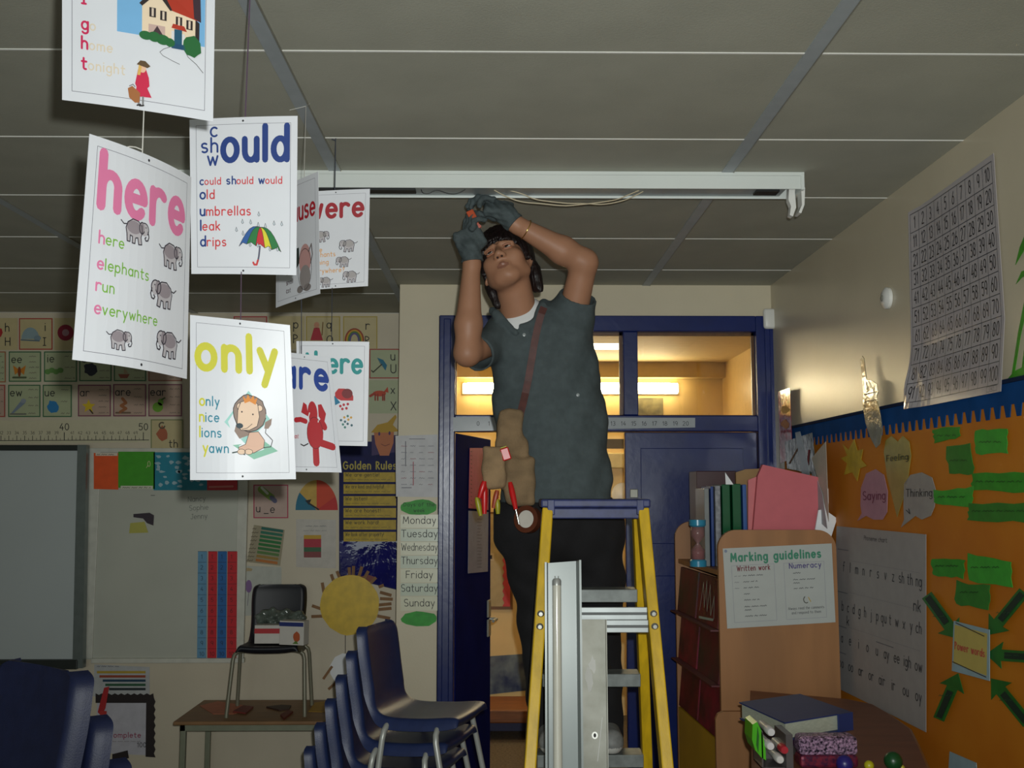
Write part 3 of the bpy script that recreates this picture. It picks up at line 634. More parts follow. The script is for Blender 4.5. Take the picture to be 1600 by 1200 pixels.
# phonics cards
def icon(s, kind, x, y, r):
    I = ink
    if kind == 'fly': s.poly([(x-r, y-r*.9), (x, y-r*.2), (x+r, y-r*.9), (x+r*.7, y+r*.6), (x, y), (x-r*.7, y+r*.6)], I((196, 122, 30))); s.ell(x, y+r*.1, r*.25, r*.8, I((120, 60, 20)), 2); s.stroke([(x-r, y+r), (x+r, y+r)], r*.3, I((80, 90, 60)))
    if kind == 'caterpillar':
        for i in range(4): s.ell(x-r+i*r*.6, y-(i % 2)*r*.2, r*.45, r*.38, I((96, 140, 70)), 1+i*.2)
    if kind == 'dark': s.poly(blob(x, y, r, r, 14, .25, 7), I((36, 40, 52)))
    if kind == 'boat': s.poly([(x-r, y+r*.3), (x+r, y+r*.3), (x+r*.6, y+r), (x-r*.6, y+r)], I((150, 80, 60))); s.poly([(x, y-r), (x+r*.8, y+r*.2), (x, y+r*.2)], I((170, 150, 120)))
    if kind == 'screw': s.poly([(x-r, y+r), (x-r*.7, y+r), (x+r*.9, y-r*.4), (x+r*.6, y-r)], I((120, 134, 150))); s.ell(x+r*.7, y-r*.7, r*.35, r*.3, I((140, 150, 160)), 2); s.stroke([(x-r, y+r), (x+r, y+r)], r*.2, I((110, 110, 100)))
    if kind == 'splash': s.poly(blob(x, y, r*.9, r, 14, .22, 5), I((36, 120, 176)))
    if kind == 'star': s.poly([(x+r*(1 if i % 2 == 0 else .45)*math.sin(i*math.pi/5), y-r*(1 if i % 2 == 0 else .45)*math.cos(i*math.pi/5)) for i in range(10)], I((206, 176, 24))); s.stroke([(x+r*.2, y+r*.5), (x+r*.6, y+r)], r*.2, I((60, 50, 20)), 2)
    if kind == 'hare': s.stroke([(x-r*.1, y-r), (x+r*.4, y-r*.4), (x-r*.3, y), (x+r*.4, y+r*.4), (x-r*.4, y+r*.9)], r*.42, I((150, 92, 50))); s.stroke([(x-r, y+r), (x+r, y+r)], r*.25, I((110, 90, 70)))
    if kind == 'pear': s.ell(x, y+r*.3, r*.75, r*.7, I((104, 156, 40))); s.ell(x+r*.4, y-r*.4, r*.4, r*.5, I((104, 156, 40))); s.stroke([(x+r*.6, y-r*.8), (x+r, y-r)], r*.2, I((60, 90, 30)), 2)
    if kind == 'igloo': s.poly([(x+r*math.cos(math.pi*i/10), y+r*.5-r*1.3*math.sin(math.pi*i/10)) for i in range(11)], I((134, 156, 162))); s.ell(x+r*.8, y+r*.4, r*.4, r*.3, I((120, 140, 150)), 2); s.stroke([(x-r, y+r*.6), (x+r, y+r*.7)], r*.15, I((90, 110, 120)), 2)
    if kind == 'ring': s.stroke(arcp(x, y, r*.75, r*.75, 0, 360), r*.6, I((140, 20, 50))); s.ell(x, y, r*.45, r*.45, I((170, 130, 140)))
    if kind == 'queen': s.poly([(x-r*.7, y+r), (x-r*.3, y-r*.4), (x+r*.3, y-r*.4), (x+r*.7, y+r)], I((176, 44, 58))); s.ell(x, y-r*.7, r*.3, r*.35, I((196, 140, 110))); s.stroke([(x+r*.7, y-r), (x+r*.6, y+r*.4)], r*.12, I((120, 90, 40)))
    if kind == 'rainbow':
        for i, c in enumerate([(150, 60, 40), (196, 150, 40), (80, 120, 60), (90, 80, 130)]): s.stroke(arcp(x, y+r*.6, r*(1-.17*i), -r*(1.3-.17*i), 0, 180), r*.19, I(c))
    if kind == 'umbrella':
        c = [x+r*.15, y]; s.poly([(x-r*.3, y-r), (x+r*.5, y-r*.7), (x+r, y), (x+r*.8, y+r*.7)], I((30, 112, 140))); s.poly([(x-r*.3, y-r), (x+r*.3, y), (x+r*.8, y+r*.7), (x+r*.1, y-r*.2)], I((20, 70, 100)), 2); s.stroke([(x+r*.3, y-r*.1), (x-r*.8, y+r*.9), (x-r, y+r*.7)], r*.16, I((60, 60, 40)))
    if kind == 'fox': s.ell(x, y, r*.8, r*.35, I((190, 70, 40))); s.poly([(x+r*.5, y-r*.2), (x+r, y-r*.8), (x+r*1.1, y-r*.1)], I((190, 70, 40))); s.stroke([(x-r*.6, y), (x-r*1.1, y+r*.3)], r*.3, I((170, 60, 40))); [s.stroke([(x+q*r, y+r*.1), (x+q*r, y+r*.8)], r*.18, I((150, 54, 34))) for q in (-.5, -.2, .4, .6)]
    if kind == 'red': s.poly(blob(x, y, r, r, 10, .2, 9), I((170, 40, 40)))
    if kind == 'leaf': s.poly(blob(x, y, r*.8, r, 8, .35, 11), I((168, 92, 60))); s.stroke(arcp(x, y-r*1.2, r*.4, r*.4, 20, 300), r*.2, I((90, 80, 60)))
    if kind == 'tube': s.stroke([(x-r, y-r*.8), (x+r*.3, y+r*.2)], r*.8, I((120, 150, 60))); s.stroke([(x-r*.9, y-r), (x-r*.2, y-r*.3)], r*.3, I((200, 205, 190)), 2); s.stroke([(x+r*.3, y+r*.2), (x+r*.7, y+r*.6)], r*.55, I((90, 90, 120)), 2)
def card(x0, y0, x1, y1, border, bg, words, ic=None, label='', grp=None, small=0, small_col=(110, 100, 90), off=.004):
    s = BW(off); s.paper([(x0, y0), (x1, y0), (x1, y1), (x0, y1)], M('card_%02x%02x%02x' % bg, bg, .5, var=.03)); b = 1.2
    if border: s.frame(x0+b, y0+b, x1-b, y1-b, 1.5, ink(border), n=2)
    for t, x, y, xh in words: s.text(t, x, y, xh, ink((22, 24, 26)), .85)
    if ic: icon(s, *ic)
    for j in range(small): s.scribble(x0+(x1-x0)*.63, y0+9+j*(y1-y0-12)/max(1, small-1)*.95, (x1-x0)*.3, 2.6, ink(small_col))
    s.done('phonics_card', label, 'phonics card', None, grp)
GR, RD, PU = (40, 96, 62), (168, 36, 48), (120, 54, 84); bgG, bgR, bgY = (168, 176, 140), (178, 152, 134), (190, 176, 132)
g1, g2, g3 = 'alphabet cards in the top row', 'sound cards in the middle row', 'sound cards in the bottom row'
card(-26, 497, 28, 547, None, bgY, [('h', 9, 518, 8), ('H', 9, 540, 8)], ('red', -4, 520, 9), 'alphabet card with h and H at the left end of the top row', g1)
card(30, 497, 83, 547, RD, bgY, [('i', 71, 517, 8), ('I', 68, 540, 8)], ('igloo', 48, 523, 14), 'red edged alphabet card with i, I and an igloo picture', g1)
card(85, 497, 138, 547, None, bgY, [('j', 124, 518, 8), ('J', 124, 540, 8)], ('ring', 103, 520, 12), 'alphabet card with a dark red ring picture, right of the igloo card', g1)
card(365, 494, 418, 545, RD, (186, 158, 140), [('n', 402, 516, 8), ('N', 402, 538, 8)], ('red', 384, 522, 11), 'red edged alphabet card behind the top of the only poster', g1)
card(420, 494, 476, 546, None, bgY, [('p', 459, 513, 8.5), ('P', 459, 536, 8.5)], ('red', 440, 522, 11), 'alphabet card with p and P behind the hanging posters', g1)
card(478, 494, 532, 548, (176, 156, 74), bgY, [('q', 511, 513, 8), ('Q', 511, 537, 8)], ('queen', 495, 518, 14), 'alphabet card with q, Q and a red queen picture', g1)
card(536, 494, 590, 548, (176, 156, 74), bgY, [('r', 572, 515, 8.5), ('R', 571, 538, 8)], ('rainbow', 554, 524, 14), 'alphabet card with r, R and a rainbow picture', g1)
card(577, 545, 625, 592, RD, bgG, [('u', 611, 563, 8.5), ('U', 611, 583, 8.5)], ('umbrella', 593, 571, 12), 'alphabet card with u, U and a blue umbrella picture', 'alphabet cards right of the hanging posters', off=.008)
card(577, 594, 625, 646, None, bgG, [('x', 611, 615, 8), ('X', 611, 641, 8.5)], ('fox', 593, 615, 13), 'alphabet card with x, X and a red fox picture', 'alphabet cards right of the hanging posters')
s_ = None
card(-42, 549, 10, 598, (160, 90, 60), bgG, [], None, 'orange edged sound card cut by the left edge, left of the ee card', g2, 5)
card(14, 549, 65, 597, GR, bgG, [('ee', 19, 567, 7.5)], ('fly', 31, 580, 10), 'sound card reading ee with an orange butterfly', g2, 5)
card(69, 549, 121, 597, GR, bgG, [('ie', 75, 566, 7.5)], ('caterpillar', 86, 581, 11), 'sound card reading ie with a green caterpillar', g2, 3)
card(124, 549, 175, 596, GR, bgG, [('oa', 129, 566, 7.5)], ('dark', 142, 577, 11), 'sound card with a black blot picture, right of the ie card', g2, 4)
card(178, 549, 229, 596, GR, bgG, [('ow', 183, 566, 7.5)], ('boat', 194, 582, 9), 'sound card with a small boat picture, third right of the ee card', g2, 4)
card(232, 549, 285, 596, (150, 90, 70), bgR, [('oo', 237, 566, 7.5)], None, 'pinkish sound card mostly hidden by the here poster', g2, 4)
card(-42, 601, 9, 652, (160, 60, 50), bgR, [], None, 'pink sound card cut by the left edge, left of the ew card', g3, 3)
card(13, 601, 64, 652, GR, bgG, [('ew', 17, 619, 7.5)], ('screw', 29, 635, 12), 'sound card reading ew with a grey screw picture', g3, 4)
card(67, 601, 113, 652, GR, bgG, [('ue', 71, 619, 7.5)], ('splash', 83, 635, 10), 'sound card reading ue with a blue splash', g3, 3)
card(122, 601, 174, 651, PU, bgR, [('ar', 126, 619, 7.5)], ('star', 139, 635, 11), 'sound card reading ar with a yellow star', g3, 5)
card(177, 600, 229, 651, PU, bgR, [('are', 181, 618, 7.5)], ('hare', 193, 634, 11), 'sound card reading are with a brown hare', g3, 4)
card(232, 600, 285, 651, PU, bgR, [('ear', 236, 618, 7.5)], ('pear', 247, 633, 11), 'sound card reading ear with a green pear', g3, 4)
card(236, 655, 287, 704, (120, 130, 90), bgY, [('th', 265, 699, 7.5)], ('leaf', 254, 678, 11), 'card reading th with an orange leaf picture, right end of the number line', 'th card', off=.008)
card(396, 757, 451, 810, (176, 50, 84), (186, 160, 148), [('u', 401, 800, 7.5), ('_', 413, 801, 8), ('e', 423, 801, 7.5)], ('tube', 421, 775, 13), 'pink edged card reading u_e with a toothpaste tube picture', 'u_e card')
# dial
s = BW(); hd = [(495+33*math.cos(math.radians(a)), 797-48*math.sin(math.radians(a))*.98) for a in range(0, 181, 9)]
s.solid(hd, M('dial_card', (196, 160, 72), .6))
s.poly([(495, 797)]+[(495+33*math.cos(math.radians(a)), 797-47*math.sin(math.radians(a))) for a in range(0, 91, 9)], ink((204, 66, 34)))
s.poly([(495, 797)]+[(495+33*math.cos(math.radians(a)), 797-47*math.sin(math.radians(a))) for a in range(0, 32, 9)], ink((190, 40, 36)), 2)
s.poly([(495, 797)]+[(495+33*math.cos(math.radians(a)), 797-47*math.sin(math.radians(a))) for a in range(144, 181, 9)], ink((24, 108, 136)))
s.stroke([(498, 796), (484, 787)], 2.4, ink(BLACK), 3); s.poly([(477, 782), (487, 780), (483, 789)], ink(BLACK), 3)
s.done('noise_dial', 'half round card dial in blue, yellow and red with a black pointer', 'dial')
# striped booklet
s = BW(); s.paper([(397, 820), (445, 828), (438, 884), (386, 878)], M('booklet_base', (150, 140, 112), .4))
cs = [(20, 96, 84), (26, 108, 84), (26, 112, 66), (24, 110, 52), (30, 110, 44), (40, 108, 50), (84, 120, 60), (150, 120, 50), (176, 106, 40)]
for i, c in enumerate(cs):
    y = 823+i*6.2; x = 409-i*1.1; s.poly([(x, y), (x+34, y+5), (x+33.6, y+9.2), (x-.6, y+4.2)], ink(c)); s.scribble(x-14, y+4, 11, 3, ink((84, 70, 50)))
s.done('striped_booklet', 'tilted chart of green and orange stripes below the u_e card', 'chart')
s = BW(); s.paper([(463, 811), (525, 812), (525, 888), (463, 886)], M('faded_sheet', (184, 178, 168), .25))
for c, y0, y1 in (((190, 150, 40), 836, 842), ((170, 40, 58), 842, 855), ((52, 96, 62), 855, 862), ((128, 60, 60), 862, 871)): s.rect(475, y0, 502, y1, ink(c))
s.scribble(478, 823, 32, 2.6, ink((130, 130, 130))); s.scribble(474, 830, 38, 2.4, ink((140, 140, 140)))
s.done('striped_flag_sheet', 'pale laminated sheet with a block of yellow, red and green bands', 'paper')
s = BW(); s.paper([(382, 884), (440, 886), (440, 960), (381, 962)], M('drawing_paper', (178, 180, 170), .6)); s.ell(389, 916, 5, 10, ink((124, 92, 140))); s.stroke([(389, 926), (387, 946)], .9, ink((120, 110, 120))); s.poly(blob(388, 890, 8, 3, 8, .3, 3), ink((170, 150, 110)))
s.done('childs_drawing', 'white drawing sheet with a purple balloon, behind the black chair', 'drawing')
# golden rules poster
gp = thing('rules_poster', 'glossy dark blue poster with yellow panels headed Golden Rules', 'poster', PY(577, 915, YR-.004))
m_gp = M('navy_glossy_print', (20, 24, 78), .55, var=.3, scale=8, bump=.1, bscale=9, spec=.2)
s = BW(.005); s.paper([(530, 690), (622, 690), (622, 922), (530, 900)], m_gp, 6, 8)
my = M('yellow_glossy_print', (180, 152, 36), .45, var=.12, scale=30, spec=.3)
s.text('Golden Rules', 537, 733, 7.5, ink((176, 160, 70)), 1.5, fit=82)
tt = ['We are gentle!', 'We are kind and helpful!', 'We listen!', 'We are honest!', 'We work hard!', 'We look after property!']
for i, t in enumerate(tt):
    y0 = 738+i*18.6; s.rect(537, y0, 619, y0+15, my, 1); s.text(t, 540, y0+6.5, 3.6, ink((40, 44, 30)), .9, 2, fit=min(60, s.textw(t, 3.6, .9))); s.scribble(540, y0+12.5, 70, 2.4, ink((120, 110, 50)), 2)
s.poly(blob(570, 905, 18, 6, 10, .3, 3), ink((120, 60, 50)))
s.done('printed_sheet', None, None, gp)
s = BW(.006); s.paper([(530, 845), (622, 845), (624, 921), (533, 899)], M('clear_gloss_sleeve', (30, 30, 100), .06, var=.2, scale=6, bump=.8, bscale=5, spec=.9), 4, 4, .0008); s.done('sleeve', None, None, gp)
# face cut-out
s = BW(.009); s.solid([(581, 680), (625, 680), (622, 706), (581, 712)], ink((58, 38, 90))); s.solid([(584, 672), (616, 670), (615, 692), (608, 712), (594, 712), (587, 694)], ink((186, 112, 72)), 1)
s.solid([(580, 676), (590, 664), (606, 660), (618, 648), (620, 652), (614, 664), (624, 674), (606, 676)], ink((184, 146, 40)), 2); s.ell(593, 678, 1.6, 3, ink((70, 40, 90)), 3); s.ell(609, 677, 1.6, 3, ink((70, 40, 90)), 3); s.stroke([(596, 694), (602, 697), (609, 694)], 1, ink((120, 60, 50)), 3)
s.done('face_cutout', 'cut-out cartoon face with yellow hair above the blue rules poster', 'cut-out')
# sun and cloud
sn = thing('paper_sun', 'big yellow paper sun with brown paper rays on the back wall', 'paper sun', PY(548, 990, YR-.01))
s = BW(.016); s.solid(blob(547, 945, 46, 47, 30, .02, 3), M('yellow_card', (206, 172, 40), .45, var=.12, scale=16)); s.done('disc', None, None, sn)
rays = [(488, 946, 511, 954), (487, 963, 511, 962), (504, 910, 508, 933), (518, 897, 526, 920), (527, 892, 535, 913), (546, 886, 547, 908), (553, 884, 552, 906), (566, 885, 559, 908), (576, 892, 566, 910), (588, 902, 576, 914), (592, 917, 600, 914), (594, 925, 612, 930), (594, 935, 614, 936), (592, 945, 612, 943), (592, 952, 612, 950), (590, 962, 610, 966)]
for q in rays:
    s = BW(.013); x0, y0, x1, y1 = q; d = V((x1-x0, y1-y0)).normalized(); n_ = V((-d.y, d.x))*2.4
    s.solid([(x0+n_.x, y0+n_.y), (x1+n_.x, y1+n_.y), (x1-n_.x, y1-n_.y), (x0-n_.x, y0-n_.y)], M('brown_card', (132, 96, 60), .7, var=.12), th=.001); s.done('ray', None, None, sn)
cl = thing('paper_cloud', 'small white paper cloud with brown strips hanging below the paper sun', 'paper cloud', PY(540, 1070, YR-.02))
s = BW(.02); s.solid([(517, 1052), (516, 1040), (524, 1026), (536, 1020), (550, 1022), (554, 1034), (548, 1048), (552, 1062), (560, 1072), (546, 1078), (536, 1066), (524, 1064)], m_paper); s.done('cloud_shape', None, None, cl)
for q in ((506, 1060, 520, 1040), (514, 1076, 534, 1058)):
    s = BW(.023); x0, y0, x1, y1 = q; d = V((x1-x0, y1-y0)).normalized(); n_ = V((-d.y, d.x))*2
    s.solid([(x0+n_.x, y0+n_.y), (x1+n_.x, y1+n_.y), (x1-n_.x, y1-n_.y), (x0-n_.x, y0-n_.y)], M('brown_card', (132, 96, 60), .7, var=.12), th=.001); s.done('strip', None, None, cl)
mb = MB().tube([PY(539.5, 992, YR-.014), PY(539.5, 1021, YR-.02)], .0018, ink(BLACK), 6); obj('thread', mb, cl)
# low displays at the left
s = BW(); s.paper([(148, 1038), (234, 1042), (234, 1090), (146, 1088)], M('graph_paper', (176, 178, 178), .5)); s.scribble(152, 1042, 38, 2.2, ink((70, 70, 80)))
for i, (c, x) in enumerate([((176, 150, 50), 152), ((150, 66, 40), 156), ((24, 62, 84), 161), ((34, 84, 54), 165), ((30, 40, 44), 171)]): s.stroke([(x, 1050+i*6.6), (228, 1050+i*6.6)], 3.8, ink(c), cap=False)
s.done('bar_chart_sheet', 'white sheet with coloured horizontal bars under the whiteboard', 'paper')
bd = thing('bordered_display', 'small white display with a scalloped black border low on the back wall', 'display', PY(195, 1185, YR-.006))
s = BW(.003); s.paper([(152, 1090), (232, 1090), (230, 1180), (150, 1176)], M('display_white', (184, 182, 190), .6)); s.text('complete', 172, 1152, 5, ink((150, 70, 96)), 1.2, fit=48); s.scribble(176, 1159, 44, 2, ink((130, 120, 120))); s.text('100', 215, 1167, 4.6, ink(BLACK), .9); s.done('sheet', None, None, bd)
s = BW(.007)
top = [(150+i*5, 1083+(2.5 if i % 2 else 0)) for i in range(19)]; rt = [(241+(2.5 if i % 2 else 0), 1090+i*6.2) for i in range(16)]
s.solid(top+rt+[(228, 1182), (229, 1098), (150, 1098)], M('black_border', (34, 24, 24), .7)); s.solid([(176, 1178), (200, 1172), (202, 1184), (190, 1188), (176, 1190)], M('black_border', (34, 24, 24), .7)); s.done('border', None, None, bd)
s = BW(.014); s.solid([(154, 1112), (164, 1074), (172, 1072), (166, 1106), (160, 1118)], ink((170, 30, 34))); s.solid(blob(163, 1114, 6, 5, 9, .3, 3), ink((176, 44, 40)), 1); s.done('red_cutout', 'red paper cut-out at the top left of the black bordered display', 'cut-out')
# ================================================================== right wall
def RW(off=.004): return Sheet(lambda x, y, h: PX(x, y, XR)+V((-off-h, 0, 0)), -1, .0012)
def RM(off=.004): return Sheet(lambda u, v, h: V((XR-off-h, -u, v)), 1, .0012)
ztop = (PX(1600, 598, XR).z+PX(1300, 656, XR).z)/2
m_orange = M('orange_backing_paper', (188, 108, 12), .6, var=.10, scale=3, col2=(200, 124, 22), bump=.12, bscale=7)
db = thing('display_board', 'long orange display board with a blue toothed border on the right wall', 'display board', (XR-.01, 3.6, .7))
mb = MB().box((XR-.012, 1.9, .7), (XR-.0005, 5.12, ztop-.01), m_orange); obj('backing', mb, db)
s = RM(.016); u0, u1 = -5.14, -1.9; n = int((u1-u0)/.03)
top = [(u0, ztop), (u1, ztop)]; low = [(u1-(u1-u0)*i/n, ztop-(.095 if (i//1) % 2 else .062)) for i in range(n+1)]
low2 = []
for i in range(n):
    a = u1-(u1-u0)*i/n; b = u1-(u1-u0)*(i+1)/n; z = ztop-(.095 if i % 2 else .06); low2 += [(a-.005, z), (b+.005, z)]
m_bl = M('blue_border_card', (22, 70, 128), .9, var=.15, scale=6, spec=.08)
for k in range(0, len(low2)-3, 2):
    (a, za), (b, zb2) = low2[k], low2[k+1]
    s.solid([(a, ztop), (b, ztop), (b, za), (a, za)], m_bl, 0, .003)
    c, zc = low2[k+2]; s.solid([(b, ztop), (c, ztop), (c, zc), (b, za)], m_bl, 0, .003)
s.done('border', None, None, db)
mb = MB().box((XR-.022, 1.9, ztop), (XR-.0005, 5.14, ztop+.012), M('dark_trunking', (24, 38, 66), .8, spec=.1)); obj('top_edge', mb, db)

# hundred square
q = [PX(1430, 336, XR), PX(1553, 252, XR), PX(1576, 600, XR), PX(1437, 630, XR)]; gx = V((-1, 0, 0))
def HF(x, y, h):
    a, b = x/10, y/10
    p = (q[3]*(1-a)+q[2]*a)*(1-b)+(q[0]*(1-a)+q[1]*a)*b
    c = max(0, 1-a*4)*max(0, 1-b*3)
    bulge = .010*max(0, 1-a*4)**2+.010*c*(1+.5*math.sin(x*3.2+y*2.4))
    return p+gx*(.007+h+bulge+.022*max(0, 1-b*3.5))
s = Sheet(HF, 1, .001)
m_hc = M('laminated_chart', (176, 170, 172), .16, var=.02, spec=.6, bump=.1, bscale=4)
s.paper([(-.25, 10.2), (10.25, 10.3), (10.25, -.35), (-.25, -.3)], m_hc, 30, 30)
kk = ink((60, 60, 66), .3)
for i in range(11):
    s.stroke([(j*.5, i) for j in range(21)], .035, kk); s.stroke([(i, j*.5) for j in range(21)], .035, kk)
for i in range(10):
    for j in range(10):
        t = str(i*10+j+1); s.text(t, j+.5, 10-i-.80, .40, ink((22, 20, 24), .3), .9, center=True, sx=.70, sp=.9)
s.stroke([(8.9, -.26), (9.9, -.26), (9.9, -.03), (8.9, -.03), (8.9, -.26)], .02, kk); s.text('GALT', 9.4, -.21, .085, kk, .9, center=True)
s.done('hundred_chart', 'laminated number square from 1 to 100 on the right wall above the orange board', 'number chart')
p = PX(1389, 466, XR); mb = MB(); mb.lathe((XR-.001, p.y, p.z), [(0, 0), (.040, 0), (.040, .012), (.030, .02), (.012, .024), (0, .024)][1:], m_white, 28, (-1, 0, 0)); mb.lathe((XR-.026, p.y, p.z), [(.012, 0), (.008, .004)], m_steel, 12, (-1, 0, 0))
obj('round_wall_sensor', mb, None, 'round white sensor on the right wall left of the number square', 'sensor', smooth=True, auto=40)
# pointing hand
s = RW(.03); mh = M('laminated_grey_paper', (126, 124, 100), .15, var=.15, scale=14, spec=.7, bump=.4, bscale=12)
s.solid([(1356, 562), (1359, 556), (1362, 560), (1366, 594), (1374, 594), (1382, 600), (1384, 612), (1382, 620), (1388, 648), (1391, 672), (1387, 694), (1381, 700), (1372, 684), (1364, 660), (1360, 634), (1361, 612)], mh, 0, .002)
s.stroke([(1362, 617), (1382, 612)], 1.4, ink((120, 110, 84))); s.stroke([(1364, 628), (1384, 624)], 1.4, ink((120, 110, 84))); s.stroke([(1366, 597), (1368, 608)], 1, ink((120, 110, 84))); s.stroke([(1372, 597), (1374, 608)], 1, ink((120, 110, 84)))
s.done('pointing_hand_cutout', 'grey paper hand pointing upward over the blue border of the orange board', 'cut-out')
# green paper plant at the frame edge
s = RW(.006); mg = M('green_painted_card', (62, 140, 30), .5, var=.2, scale=20)
s.solid([(1574, 596), (1588, 580), (1600, 574), (1640, 560), (1640, 584), (1600, 592)], mg); s.solid([(1584, 586), (1594, 520), (1604, 470), (1610, 470), (1598, 524), (1588, 586)], mg, .3)
s.solid([(1590, 414), (1597, 386), (1612, 350), (1640, 340), (1612, 378), (1598, 400)], mg, .6); s.solid([(1591, 444), (1600, 424), (1640, 410), (1600, 434)], mg, .9)
s.solid([(1600, 580), (1612, 480), (1618, 360), (1626, 360), (1622, 490), (1612, 582)], mg, 1.2)
s.done('paper_plant', 'green paper plant cut by the right edge beside the number square', 'cut-out')
# red poster near the corner
s = RW(.028); s.paper([(1224, 612), (1243, 606), (1247, 716), (1228, 724)], M('red_gloss_print', (150, 40, 50), .14, var=.3, scale=14, bump=.4, bscale=10, spec=.7), 4, 6); s.poly(blob(1236, 662, 6, 7, 9, .3, 5), ink((190, 130, 90))); s.poly(blob(1236, 640, 7, 6, 9, .3, 6), ink((200, 150, 60)))
s.done('red_corner_poster', 'narrow red glossy poster on the right wall in the corner by the blue door', 'poster')
# board pieces
BO = lambda off=.017: RW(off)
s = BO(); s.solid([(1323, 694), (1332, 703), (1341, 686), (1346, 704), (1355, 702), (1352, 718), (1361, 728), (1350, 732), (1346, 752), (1338, 738), (1325, 742), (1330, 724), (1320, 716), (1330, 712)], M('olive_star_card', (186, 160, 36), .5, var=.15, scale=20)); s.done('star_cutout', 'yellow paper star at the top left of the orange board', 'cut-out')
s = BO(); s.solid([(1388, 706), (1391, 688), (1400, 681), (1410, 690), (1418, 681), (1428, 690), (1431, 712), (1426, 748), (1418, 780), (1409, 808), (1402, 780), (1393, 745)], M('olive_heart_card', (148, 140, 64), .25, var=.12, scale=12)); s.text('Feeling', 1393, 721, 6, ink((30, 36, 20)), 1, fit=34, slope=-.1); s.done('heart_cutout', 'olive heart reading Feeling on the orange board', 'cut-out')
s = BO(); s.solid([(1351, 790), (1352, 762), (1360, 740), (1375, 733), (1388, 742), (1394, 768), (1393, 800), (1386, 812), (1372, 812), (1360, 806), (1346, 814), (1353, 802)], M('mauve_bubble_card', (172, 130, 146), .5, var=.06)); s.text('Saying', 1356, 781, 8.5, ink((110, 40, 70)), .9, fit=35, slope=-.02); s.done('speech_bubble_cutout', 'mauve speech bubble reading Saying, left of the grey one', 'cut-out', None, 'paper speech bubbles')
s = BO(); s.solid([(1419, 790), (1420, 756), (1430, 742), (1448, 738), (1464, 746), (1470, 766), (1468, 792), (1462, 806), (1448, 812), (1438, 806), (1415, 824), (1420, 812)], M('grey_bubble_card', (152, 150, 146), .5, var=.06)); s.text('Thinking', 1424, 776, 7.5, ink((34, 40, 40)), .9, fit=41, slope=-.02); s.stroke([(1424, 797), (1430, 803), (1428, 795)], 1.2, ink((50, 50, 50))); s.done('thought_bubble_cutout', 'grey speech bubble reading Thinking, right of the mauve one', 'cut-out', None, 'paper speech bubbles')
gc = [((1465,670),(1508,667),(1509,682),(1467,692),'topmost green word card, under the blue border'), ((1532,672),(1582,668),(1584,708),(1532,710),'large cloud shaped green card nearest the right edge, top of the board'),
      ((1486,698),(1526,694),(1530,742),(1490,742),'tall green card between the topmost card and the long cards'), ((1527,740),(1640,738),(1640,770),(1528,766),'wide green card above the lowest of the upper group'),
      ((1468,766),(1529,760),(1528,792),(1470,788),'ragged green card just right of the Thinking bubble'), ((1522,786),(1640,786),(1640,818),(1522,812),'lower wide green card, bottom of the upper group'),
      ((1464,872),(1517,876),(1516,904),(1466,898),'green card right of the letter chart, left of its lower group'), ((1521,866),(1590,876),(1592,918),(1524,908),'big green card on the right of the lower group'),
      ((1504,908),(1556,916),(1556,954),(1503,944),'green card pinned just above the power words sign')]
r = random.Random(8)
wds = ['thought', 'feelings', 'wonder', 'understand', 'said', 'imagine', 'believe', 'remember', 'hoped']
for i, (a, b, c, d, l) in enumerate(gc):
    s = BO(.016+.0006*i); e = []
    for p0, p1 in ((a, b), (b, c), (c, d), (d, a)):
        for k in range(5): t = k/5; e.append((p0[0]+(p1[0]-p0[0])*t+r.uniform(-2, 2), p0[1]+(p1[1]-p0[1])*t+r.uniform(-2.2, 2.2)))
    s.solid(e, M('green_word_card_%d' % (i % 3), [(46, 142, 34), (54, 158, 46), (44, 122, 36)][i % 3], .6, var=.1, scale=30))
    s.scribble(a[0]+7, (a[1]+d[1])/2+1, (b[0]-a[0])*.7, 4, ink((20, 70, 22))); s.done('green_word_card', l, 'word card', None, 'green word cards on the orange board')
m_ar = M('green_arrow_card', (28, 106, 34), .5, var=.15, scale=20); m_ard = ink((18, 46, 34))
ar = [((1458, 930), (1508, 998), 'green paper arrow pointing down right, upper left of the power words sign'), ((1612, 925), (1556, 992), 'green paper arrow pointing down left, upper right of the power words sign'),
      ((1640, 1028), (1552, 1022), 'green paper arrow pointing left at the right side of the power words sign'), ((1477, 1124), (1508, 1052), 'green paper arrow pointing up right, lower left of the power words sign'),
      ((1618, 1130), (1560, 1060), 'green paper arrow pointing up left, lower right of the power words sign')]
for a, b, l in ar:
    s = BO(.022); a2, b2 = V(a), V(b); d = (b2-a2).normalized(); n_ = V((-d.y, d.x)); L = (b2-a2).length
    o = lambda t, k: tuple(a2+d*t+n_*k)
    s.solid([o(0, -9), o(L-24, -9), o(L-26, -21), o(L, 0), o(L-26, 21), o(L-24, 9), o(0, 9)], m_ar); s.poly([o(3, -5), o(L-30, -5), o(L-30, 5), o(3, 5)], m_ard); s.scribble(a[0]*.5+b[0]*.5-14, a[1]*.5+b[1]*.5, 24, 3, ink((40, 90, 50)), 2)
    s.done('green_arrow', l, 'arrow', None, 'green arrows around the power words sign')
s = BO(.026); s.paper([(1503, 970), (1560, 984), (1560, 1064), (1500, 1048)], M('pale_blue_card', (150, 176, 184), .6)); s.poly([(1505, 976), (1557, 990), (1556, 1056), (1503, 1036)], ink((196, 178, 96)), .6)
s.text('Power words', 1506, 1014, 7.5, ink((190, 90, 70)), 1.4, 1.4, fit=47, slope=.27); s.stroke([(1508, 973), (1553, 994)], 1.4, ink((60, 50, 40)), 2); s.stroke([(1503, 1034), (1556, 1058)], 1.4, ink((60, 50, 40)), 2)
